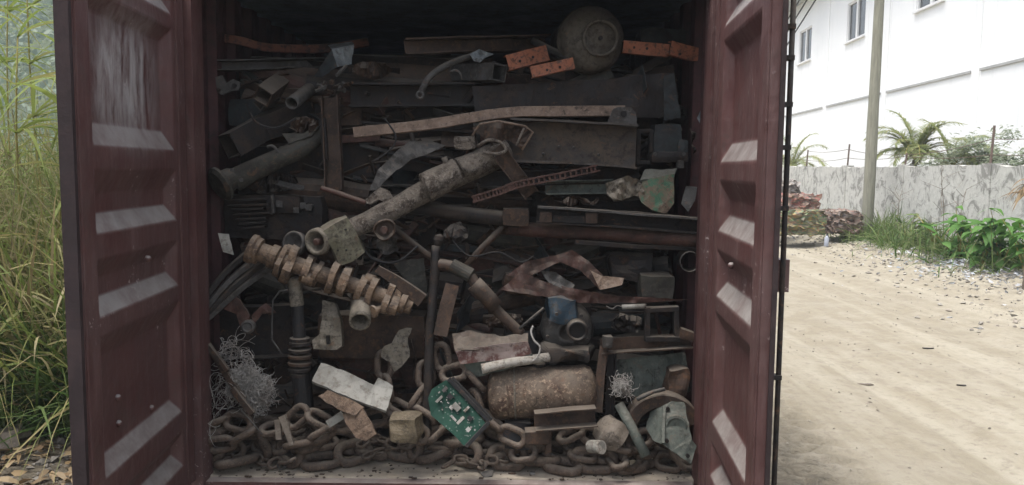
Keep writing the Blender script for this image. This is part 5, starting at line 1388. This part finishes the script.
# ------------------------------------------------------------------ leaves
def ribbon(mb, base, d, L, w, droop, segs=5, twist=0.0, fold=0.0, upv_=Vector((0,0,1))):
    """one curved, tapered blade"""
    p = Vector(base); d = Vector(d).normalized()
    side = d.cross(upv_)
    if side.length < 1e-3: side = Vector((1,0,0))
    side.normalize()
    side = Matrix.Rotation(twist, 3, d) @ side
    n0 = len(mb.v)
    for i in range(segs + 1):
        f = i / segs
        ww = w * (0.55 + 0.9 * f if f < .4 else (1 - f) / .6 * .95 + .02) * .5
        mb.v.append(p - side * ww); mb.v.append(p + side * ww)
        if i:
            a = n0 + 2*i
            mb.f.append((a-2, a-1, a+1, a))
        d = (d + Vector((0,0,-droop / segs))).normalized()
        p = p + d * (L / segs)
M['drygrass'] = leafmat('tall_dry_grass', [(.22,.20,.075),(.31,.265,.125),(.17,.20,.055),(.11,.15,.038),(.13,.175,.045),(.34,.29,.16),(.14,.11,.055)], .4)
M['greengrass'] = leafmat('green_grass', [(.045,.09,.022),(.075,.135,.034),(.11,.155,.05),(.03,.065,.018)], .35)
M['cane'] = leafmat('cane_leaves', [(.15,.20,.045),(.22,.26,.07),(.11,.16,.035),(.30,.28,.11)], .45)
M['weed'] = leafmat('weed_leaves', [(.06,.11,.028),(.10,.16,.042),(.14,.19,.065),(.20,.21,.10)], .35)
M['broad'] = leafmat('broad_leaves', [(.06,.15,.03),(.09,.20,.04),(.12,.24,.06)], .35)
M['frond'] = leafmat('palm_leaflets', [(.15,.20,.075),(.21,.26,.10),(.27,.30,.13),(.32,.31,.15)], .4)
M['greyleaf'] = leafmat('grey_green_leaves', [(.20,.25,.17),(.26,.30,.21),(.32,.35,.26)], .4)
M['brownleaf'] = leafmat('dead_leaves', [(.16,.10,.05),(.24,.17,.09),(.30,.23,.14),(.11,.075,.045)], .15)
M['stem'] = simple('yellow_stem', (.30,.24,.07), (.20,.19,.06), 6, .7, .1)
M['bark'] = simple('grey_bark', (.16,.13,.10), (.24,.21,.17), 8, .9, .5)
r2 = random.Random(77)
# tall dry grass thicket left of the container
mb = MB()
for i in range(21000):
    y = 5.0 + r2.random() ** 1.5 * 6.5
    x = r2.uniform(-.75 * y - 2.6, -2.05)
    if x < -9: continue
    h = r2.uniform(.7, 2.4) * (0.85 + .12 * min(4, y - 5))
    d = Vector((r2.gauss(0,.42), r2.gauss(0,.35) - .05, 1))
    ribbon(mb, (x, y, gz(x, y)), d, h, r2.choice([.007,.010,.014,.022,.03]), r2.uniform(.2,1.9), 6, r2.uniform(-1.5,1.5))
    if i % 3 == 0:      # feathery blades leaving the stem
        for k in range(3):
            f = r2.uniform(.3,.9)
            ribbon(mb, Vector((x, y, gz(x,y))) + d.normalized()*h*f*.8, Vector((r2.gauss(0,1), r2.gauss(0,1), .7)), r2.uniform(.2,.7), r2.uniform(.008,.024), r2.uniform(.8,2.6), 5, r2.uniform(-1,1))
tag(mb.build('tall_grass', M['drygrass']), 'thicket of tall yellowing grass beside the container', kind='stuff')
mb = MB()
for i in range(9500):
    y = 4.75 + r2.random() ** 1.6 * 3.5
    x = r2.uniform(-.75 * y - 1.6, -2.0)
    h = r2.uniform(.25, 1.15)
    ribbon(mb, (x, y, gz(x, y)), Vector((r2.gauss(0,.35), r2.gauss(0,.3) - .12, 1)), h, r2.uniform(.009,.026), r2.uniform(.4,1.7), 5, r2.uniform(-1.2,1.2))
tag(mb.build('green_grass', M['greengrass']), 'green grass growing at the foot of the tall thicket', kind='stuff')
# arching cane plants
def cane(x, y, h, label, n=10, seed=0):
    r3 = random.Random(seed)
    e = empty('cane_plant', (x, y, gz(x, y)), label, 'cane', 'cane plants in the grass thicket')
    base = Vector((x, y, gz(x, y)))
    top = base + Vector((r3.uniform(-.3,.3), r3.uniform(-.2,.1), h))
    pth = [base.lerp(top, i/8) + Vector((.06*math.sin(i), .05*math.cos(i*1.3), 0)) for i in range(9)]
    V, F = tube(pth, .012, 6, r1=.005); link_mesh('stem', V, F, M['stem'], e, True)
    mb = MB()
    for i in range(n*3):
        q_ = pth[min(8, 2 + int(r3.random()*7))]
        a = r3.uniform(0, 6.283)
        ribbon(mb, q_, Vector((math.cos(a), math.sin(a), r3.uniform(.5,1.3))), r3.uniform(.45,.95), r3.uniform(.02,.042), r3.uniform(.9,2.2), 7, r3.uniform(-.6,.6))
    mb.build('leaves', M['cane'], e)
CL = 'arching yellow-green cane plant rising out of the tall grass thicket'
for k, (x, y, h) in enumerate(((-3.6,5.6,2.8),(-3.15,5.3,2.2),(-3.95,6.2,3.2),(-4.5,7.2,3.3),(-5.3,6.8,2.6),(-3.4,6.0,3.0),(-3.75,6.6,3.3),(-4.2,6.7,3.0),(-3.3,5.5,2.5),(-4.7,7.6,3.5),(-4.3,5.9,2.4),(-2.9,5.6,2.3))):
    cane(x, y, h, CL, 14, k + 1)
# far wood on the slope
mb = MB()
for i in range(9000):
    k = r2.randrange(len(hillV)); q_ = hillV[k]
    if q_[2] < .5: continue
    c = Vector((q_[0] + r2.uniform(-1.5,1.5), q_[1] + r2.uniform(-1.5,1.5), q_[2] + r2.uniform(.2,2.6)))
    for j in range(7):
        a = Vector((r2.gauss(0,1), r2.gauss(0,1), r2.gauss(0,1))).normalized(); b_ = a.orthogonal().normalized(); s_ = r2.uniform(.14,.36)
        o_ = c + Vector((r2.gauss(0,.6), r2.gauss(0,.6), r2.gauss(0,.6)))
        mb.add([o_ - a*s_, o_ + b_*s_*.6, o_ + a*s_, o_ - b_*s_*.6], [(0,1,2,3)])
tag(mb.build('far_wood', leafmat('far_foliage', [(.10,.15,.10),(.15,.20,.135),(.21,.25,.18)], .35)), 'distant green wood covering the slope', kind='stuff')

# leaf litter and gravel at the container's left foot
def stones(name, label, n, place, smin, smax, mat, flat=.6):
    mb = MB()
    for i in range(n):
        x, y = place()
        s_ = smin + (smax - smin) * r2.random() ** 3
        q_ = Matrix.Rotation(r2.uniform(0,6), 3, 'Z') @ Matrix.Rotation(r2.gauss(0,.4), 3, 'X')
        P = []
        for (a, b_, c) in ((1,0,0),(-1,0,0),(0,1,0),(0,-1,0),(0,0,1),(0,0,-1)):
            P.append(Vector((x, y, gz(x, y) + s_*flat*.5)) + q_ @ Vector((a*s_*r2.uniform(.7,1.5), b_*s_*r2.uniform(.6,1.1), c*s_*flat)))
        mb.add(P, [(0,2,4),(2,1,4),(1,3,4),(3,0,4),(2,0,5),(1,2,5),(3,1,5),(0,3,5)])
    return tag(mb.build(name, mat), label, kind='stuff')
def isl(name, cols): return leafmat(name, cols, 0.0)
stones('gravel', 'gravel and broken stone on the soil beside the container', 2000, lambda: (r2.uniform(-4.6,-1.75), r2.uniform(2.6,5.6)), .006, .045, isl('gravel_stone', [(.10,.09,.075),(.15,.135,.115),(.20,.185,.16),(.07,.06,.05)]))
mb = MB()
for i in range(1900):
    x, y = r2.uniform(-4.6,-1.8), r2.uniform(3.0,5.8); a = r2.uniform(0,6.28)
    ribbon(mb, (x, y, gz(x,y) + r2.uniform(.01,.06)), Vector((math.cos(a), math.sin(a), r2.uniform(-.1,.4))), r2.uniform(.05,.16), r2.uniform(.02,.06), r2.uniform(.2,1), 3, r2.uniform(-.6,.6))
tag(mb.build('leaf_litter', M['brownleaf']), 'dead brown leaves littering the soil beside the container', kind='stuff')
for i, (x, y, L, rz, l) in enumerate(((-3.05,4.45,.42,.5,'longer broken plank lying on the gravel beside the container'),(-2.95,4.75,.30,.9,'short splintered board end lying on gravel at the grass edge'))):
    d = Vector((math.cos(rz), math.sin(rz), .12)); a = Vector((x, y, gz(x,y)+.05))
    V, F = sweep([a - d*L/2, a + d*L/2], 'B', .035, .11, .01, .9, .08, .006, i); tag(link_mesh('plank', V, F, M['wood']), l, 'plank')

# ------------------------------------------------------------------ lane verge: rubble, litter, weeds
def verge():
    y = 8.5 + r2.random() ** 1.3 * 15
    return wallx(y) - .15 - abs(r2.gauss(0, 1.1)), y
stones('rubble', 'pale broken rubble strewn along the verge of the lane', 6500, verge, .005, .045, isl('rubble_stone', [(.28,.255,.21),(.23,.21,.175),(.33,.31,.275),(.18,.16,.135),(.29,.255,.21)]))
stones('pebbles', 'small stones scattered over the dirt lane', 2600, lambda: (r2.uniform(1.2, 8), r2.uniform(3.2, 18)), .002, .016, isl('lane_stone', [(.28,.25,.20),(.22,.19,.15),(.16,.14,.115),(.33,.30,.25)]))
mb = MB()
for i in range(900):
    if r2.random() < .6: y = r2.gauss(12.8, 1.5); x = wallx(y) - 1.0 - abs(r2.gauss(0,.5))
    else: x, y = verge()
    s_ = r2.uniform(.012,.055); a = Vector((r2.gauss(0,1), r2.gauss(0,1), r2.gauss(0,.4))).normalized(); b_ = Vector((r2.gauss(0,1), r2.gauss(0,1), r2.gauss(0,.5))).normalized()
    c = Vector((x, y, gz(x,y) + s_*.5 + .03)); n_ = a.cross(b_).normalized()
    mb.add([c - a*s_, c + b_*s_*.7 + n_*s_*.3, c + a*s_, c - b_*s_*.6 + n_*s_*.2], [(0,1,2),(0,2,3)])
tag(mb.build('litter', isl('plastic_litter', [(.34,.35,.37),(.44,.44,.44),(.26,.30,.34),(.18,.18,.19),(.38,.36,.31)])), 'shredded plastic litter heaped along the verge', kind='stuff')
mb = MB()
for i in range(6500):
    if r2.random() < .75: y = r2.uniform(12.2, 19.0); x = wallx(y) - .12 - abs(r2.gauss(0, .55))
    else: y = r2.uniform(9.5, 28); x = wallx(y) - .12 - abs(r2.gauss(0, .25))
    pk = mnoise.noise(Vector((x * 1.1, y * 1.1, 9)))
    if pk < -.12 + r2.uniform(-.1,.1): continue
    ribbon(mb, (x, y, gz(x,y)), Vector((r2.gauss(0,.6), r2.gauss(0,.6), 1)), r2.uniform(.2,.75) * (1 + pk), r2.uniform(.012,.035), r2.uniform(.5,2), 4, r2.uniform(-1,1))
tag(mb.build('weeds', M['weed']), 'rank green weeds growing along the foot of the boundary wall', kind='stuff')
def leafy(x, y, h, n, label, lw=.16, ll=.34, mat='broad', seed=0, cat='plant', stems=4):
    r3 = random.Random(seed)
    b0 = Vector((x, y, gz(x, y)))
    e = empty('leafy_plant', b0, label, cat)
    sm, lm = MB(), MB()
    for s_ in range(stems):
        tp = b0 + Vector((r3.gauss(0,.35)*h, r3.gauss(0,.3)*h, h*r3.uniform(.7,1)))
        pth = [b0.lerp(tp, i/5) + Vector((0,0,.1*math.sin(i/5*3.14))) for i in range(6)]
        v_, f_ = tube(pth, .012, 5, r1=.005); sm.add(v_, f_)
        for k in range(n // stems):
            q_ = pth[r3.randrange(1, 6)]; a = r3.uniform(0, 6.28)
            ribbon(lm, q_, Vector((math.cos(a), math.sin(a), r3.uniform(-.1,.9))), ll*r3.uniform(.6,1.2), lw*r3.uniform(.6,1.2), r3.uniform(.6,1.8), 5, r3.uniform(-.5,.5))
    sm.build('stem', M['stem'], e); lm.build('leaves', M[mat], e)
    return e
def at_wall(px, off):
    u = (px - 512) / FPX
    y = (7.75 - off) / (u - .062)
    return u * y, y
for i, (px, off, h, n, l) in enumerate(((962,.9,.95,60,'broad-leaved green plant by the wall with the widest leaves'),(985,1.0,.85,56,'broad-leaved green plant beside the litter heap'),(1003,.8,1.0,60,'broad-leaved green plant next to the bare stake'),(938,.6,.75,44,'low leafy plant among weeds below the wall pilaster'),(910,.5,.62,40,'low leafy plant close to the utility pole'),(1030,.9,.9,50,'broad-leaved plant beyond the bare stake'))):
    x, y = at_wall(px, off); leafy(x, y, h, n, l, .15 if i in (0,1,2,5) else .07, .36, 'broad' if i in (0,1,2,5) else 'weed', 40 + i, stems=5)
# dry stalks in the weeds
for i, (px, off, h, l) in enumerate(((893,.5,1.15,'dry bare stalk standing in weeds near the utility pole'),(945,.35,1.7,'tall dry branching stalk against the wall pilaster'),(953,.6,1.2,'short dry stalk leaning in weeds before the wall'))):
    x, y = at_wall(px, off); b0 = Vector((x, y, gz(x,y))); mb = MB(); r3 = random.Random(i)
    tp = b0 + Vector((r3.uniform(-.2,.2), 0, h)); v_, f_ = tube([b0.lerp(tp, k/4) + Vector((.02*k%.05,0,0)) for k in range(5)], .012, 5, r1=.004); mb.add(v_, f_)
    for k in range(7):
        q_ = b0.lerp(tp, r3.uniform(.35,.95)); v_, f_ = tube([q_, q_ + Vector((r3.gauss(0,.15), r3.gauss(0,.1), .14)), q_ + Vector((r3.gauss(0,.25), r3.gauss(0,.15), .3))], .006, 4, r1=.002); mb.add(v_, f_)
    tag(mb.build('dry_stalk', M['bark']), l, 'stalk')
# stake with dead leaves
x, y = at_wall(1030, 1.6); b0 = Vector((x, y, gz(x, y) - .1))
e = empty('bare_stake', b0, 'grey bare stake hung with dead brown leaves at the lane edge', 'stake')
V, F = tube([b0 + Vector((.02*math.sin(k), .01*k, 1.62*k/6)) for k in range(7)], .04, 8, r1=.028); link_mesh('post', rough(V, .008, 8), F, M['bark'], e, True)
mb = MB()
for k in range(16):
    a = r2.uniform(2.4, 4.2); ribbon(mb, b0 + Vector((0, 0, r2.uniform(1.35, 1.62))), Vector((math.cos(a)*1.0, math.sin(a)*.6, r2.uniform(.2,.9))), r2.uniform(.25,.5), r2.uniform(.03,.07), r2.uniform(1.2,2.6), 6, r2.uniform(-.8,.8))
mb.build('dead_leaves', M['brownleaf'], e)

# ------------------------------------------------------------------ palms and bush behind the wall
def palm(x, y, hc, n, L, label, seed, trunk_r=.10):
    r3 = random.Random(seed)
    b0 = Vector((x, y, 0)); e = empty('palm', b0, label, 'palm')
    V, F = tube([b0 + Vector((.03*math.sin(k), 0, hc*k/6)) for k in range(7)], trunk_r, 9, r1=trunk_r*.6); link_mesh('trunk', rough(V, .015, 6), F, M['bark'], e, True)
    cr = MB(); st = MB()
    for i in range(n):
        a = i * 2.4 + r3.uniform(-.3,.3); el = r3.uniform(.55, 1.45)
        d = Vector((math.cos(a)*math.cos(el), math.sin(a)*math.cos(el), math.sin(el))); p_ = b0 + Vector((0,0,hc))
        Lf = L * r3.uniform(.8,1.15); pts = [p_]
        for k in range(12):
            d = (d + Vector((0,0,-.11 - .012*k))).normalized(); p_ = p_ + d * Lf/12; pts.append(p_)
        v_, f_ = tube(pts, .017, 5, r1=.004); st.add(v_, f_)
        for k in range(2, 13):
            tg = (pts[k] - pts[k-1]).normalized(); s_ = tg.cross(Vector((0,0,1))); s_.normalize(); u_ = s_.cross(tg)
            for q_ in range(6):
                for sg in (-1, 1):
                    o_ = pts[k-1].lerp(pts[k], q_/6)
                    ribbon(cr, o_, tg*.75 + s_*sg*.8 + u_*.25, Lf*.30*(1.05 - abs(k/12 - .45))*r3.uniform(.8,1.1), .022, r3.uniform(.3,1.1), 3, r3.uniform(-.4,.4))
    st.build('frond_stem', M['stem'], e); cr.build('crown', M['frond'], e)
def behind(px, off):
    u = (px - 512) / FPX; y = (7.75 + off) / (u - .062); return u * y, y
x, y = behind(912, .9); palm(x, y, 2.0, 26, 1.3, 'young yellow-green palm rising behind the boundary wall beside the pole', 3)
x, y = behind(790, 1.2); palm(x, y, 1.8, 12, 1.7, 'small palm behind the wall near the crushed bales', 5)
x, y = behind(948, 1.4); palm(x, y, 1.7, 11, 1.5, 'low feathery palm beside the grey-green bush behind the wall', 6, .07)
def bush(px, off, zc, rx, rz, n, label, seed):
    r3 = random.Random(seed); x, y = behind(px, off); b0 = Vector((x, y, 0)); e = empty('bush', b0, label, 'bush')
    tm = MB()
    for k in range(6):
        tp = b0 + Vector((r3.gauss(0,.5)*rx, r3.gauss(0,.3)*rx, zc + r3.uniform(-.2,.6)*rz)); v_, f_ = tube([b0, b0.lerp(tp,.5)+Vector((.05,0,.1)), tp], .035, 6, r1=.01); tm.add(v_, f_)
    tm.build('trunk', M['bark'], e)
    mb = MB(); cl = [Vector((x + r3.gauss(0,.55)*rx, y + r3.gauss(0,.4)*rx, zc + .15 + r3.gauss(0,.5)*rz)) for _ in range(14)]
    for k in range(n):
        c = r3.choice(cl) + Vector((r3.gauss(0,.2)*rx, r3.gauss(0,.2)*rx, r3.gauss(0,.22)*rz)); a = r3.uniform(0,6.28)
        ribbon(mb, c, Vector((math.cos(a), math.sin(a), r3.uniform(-.3,.8))), r3.uniform(.07,.16), r3.uniform(.03,.06), r3.uniform(.2,1.2), 2, r3.uniform(-.8,.8))
    mb.build('crown', M['greyleaf'], e)
bush(975, 1.6, 1.95, .75, .45, 2200, 'hazy grey-green bush showing above the boundary wall', 9)
bush(1015, 1.8, 1.8, .6, .35, 1300, 'smaller grey-green bush above the wall behind the stake', 10)

# ------------------------------------------------------------------ crushed bales
def balemat(name, cols):
    m, t, p = newmat(name)
    v = coords(t, (1, 1, 3.5))
    vo = nd(t, 'ShaderNodeTexVoronoi'); t.links.new(v, vo.inputs['Vector']); vo.inputs['Scale'].default_value = 13
    s = nd(t, 'ShaderNodeSeparateColor'); t.links.new(vo.outputs['Color'], s.inputs[0])
    r = nd(t, 'ShaderNodeValToRGB'); r.color_ramp.interpolation = 'CONSTANT'
    els = r.color_ramp.elements
    while len(els) < len(cols): els.new(.5)
    for i, c in enumerate(cols): els[i].position = i / len(cols); els[i].color = (*c, 1)
    t.links.new(s.outputs[0], r.inputs[0])
    c = mixc(t, rng_map(t, noi(t, v, 9, 6, .7), .42, .62), r.outputs[0], (.12,.095,.075))
    t.links.new(c, p.inputs['Base Color']); p.inputs['Roughness'].default_value = .6
    return m
def bale(px0, py0, px1, py1, Y, dep, label, cols, seed):
    M['b'] = balemat('crushed_bale_%d' % seed, cols)
    o = block('crushed_bale', label, 'bale', px0, py0, px1, py1, Y, dep, 'b', amp=.09, cuts=12, rz=.1)
    for vx in o.data.vertices: vx.co += mnoise.noise_vector(vx.co * 13 + Vector((seed,0,0))) * .045
    return o
bale(778, 211, 826, 234, 17.6, .9, 'green and ochre crushed scrap bale lying on the verge', [(.09,.17,.07),(.28,.22,.07),(.16,.19,.09),(.24,.13,.06),(.08,.12,.06)], 1)
bale(788, 196, 820, 211, 17.9, .7, 'reddish crushed scrap bale stacked on the green one', [(.30,.10,.07),(.22,.15,.10),(.12,.08,.07),(.34,.22,.16),(.26,.08,.07)], 2)
bale(832, 212, 862, 233, 18.0, .8, 'dark red-brown crushed scrap bale beside the utility pole', [(.16,.08,.06),(.24,.16,.12),(.10,.08,.075),(.28,.22,.18)], 3)
bale(775, 182, 800, 196, 19.2, .8, 'grey crushed scrap bale behind the reddish one', [(.26,.25,.24),(.18,.17,.16),(.32,.28,.24),(.14,.12,.11)], 4)
bale(766, 196, 786, 214, 18.8, .8, 'mixed grey and tan crushed scrap bale at the back of the stack', [(.28,.24,.2),(.18,.17,.16),(.30,.2,.14),(.14,.12,.11)], 5)
for i, (px, py, Y, col_, l) in enumerate(((827,214,17.4,(.40,.43,.50),'pale plastic jug propped between the two crushed bales'),)):
    b0 = W(px, py + 14, Y); b0.z = gz(b0.x, b0.y) + .02
    e = empty('plastic_jug', b0, l, 'jug')
    V, F = lathe(b0, b0 + Vector((.04,0,1)), [(0,.045),(.01,.05),(.17,.05),(.21,.03),(.24,.02)], 14, .008); link_mesh('body', V, F, simple('jug_plastic', col_, tuple(c*.85 for c in col_), 4, .4, 0), e, True)
    V, F = lathe(b0 + Vector((.01,0,.24)), b0 + Vector((.03,0,1)), [(0,.024),(.03,.024)], 10); link_mesh('cap', V, F, M['blue'], e)
# a few larger scraps on the lane
for i, (px, py, l) in enumerate(((928,348,'dark flat scrap of rubber lying on the dirt lane'),(866,382,'small torn rag pressed into the dirt lane'),(962,386,'thin dark twig lying on the dirt lane'))):
    Yg = 1.67 * FPX / (py - 172); c = W(px, py, Yg); c.z = gz(c.x, c.y) + .003
    s_ = (.06,.07,.04)[i]
    pts = [c + Vector((math.cos(a)*s_*r2.uniform(.7,1.2), math.sin(a)*s_*.35*r2.uniform(.7,1.2), 0)) for a in [k*.785 for k in range(8)]]
    mb = MB(); mb.add(pts + [q_ + Vector((0,0,.004 + .006*r2.random())) for q_ in pts], [tuple(range(8))[::-1], tuple(range(8,16))] + [(k,(k+1)%8,8+(k+1)%8,8+k) for k in range(8)])
    tag(mb.build(('rubber_scrap','rag','twig')[i], M[('black','wood','dark')[i]]), l, ('rubber','rag','twig')[i])

# ------------------------------------------------------------------ haze volume added to stand in for camera glare
mb = MB(); mb.box((-130, -30, -1.2), (75, 125, 36))
hz = mb.build('haze', M['cable'])
hm = bpy.data.materials.new('glare_haze'); hm.use_nodes = True
ht = hm.node_tree; ht.nodes.clear()
ho = ht.nodes.new('ShaderNodeOutputMaterial'); hv = ht.nodes.new('ShaderNodeVolumePrincipled')
hv.inputs['Color'].default_value = (0.86, 0.92, 1.0, 1); hv.inputs['Density'].default_value = 0.0016
ht.links.new(hv.outputs[0], ho.inputs['Volume'])
hz.data.materials[0] = hm
tag(hz, 'thin haze volume added to stand in for camera glare', kind='stuff')
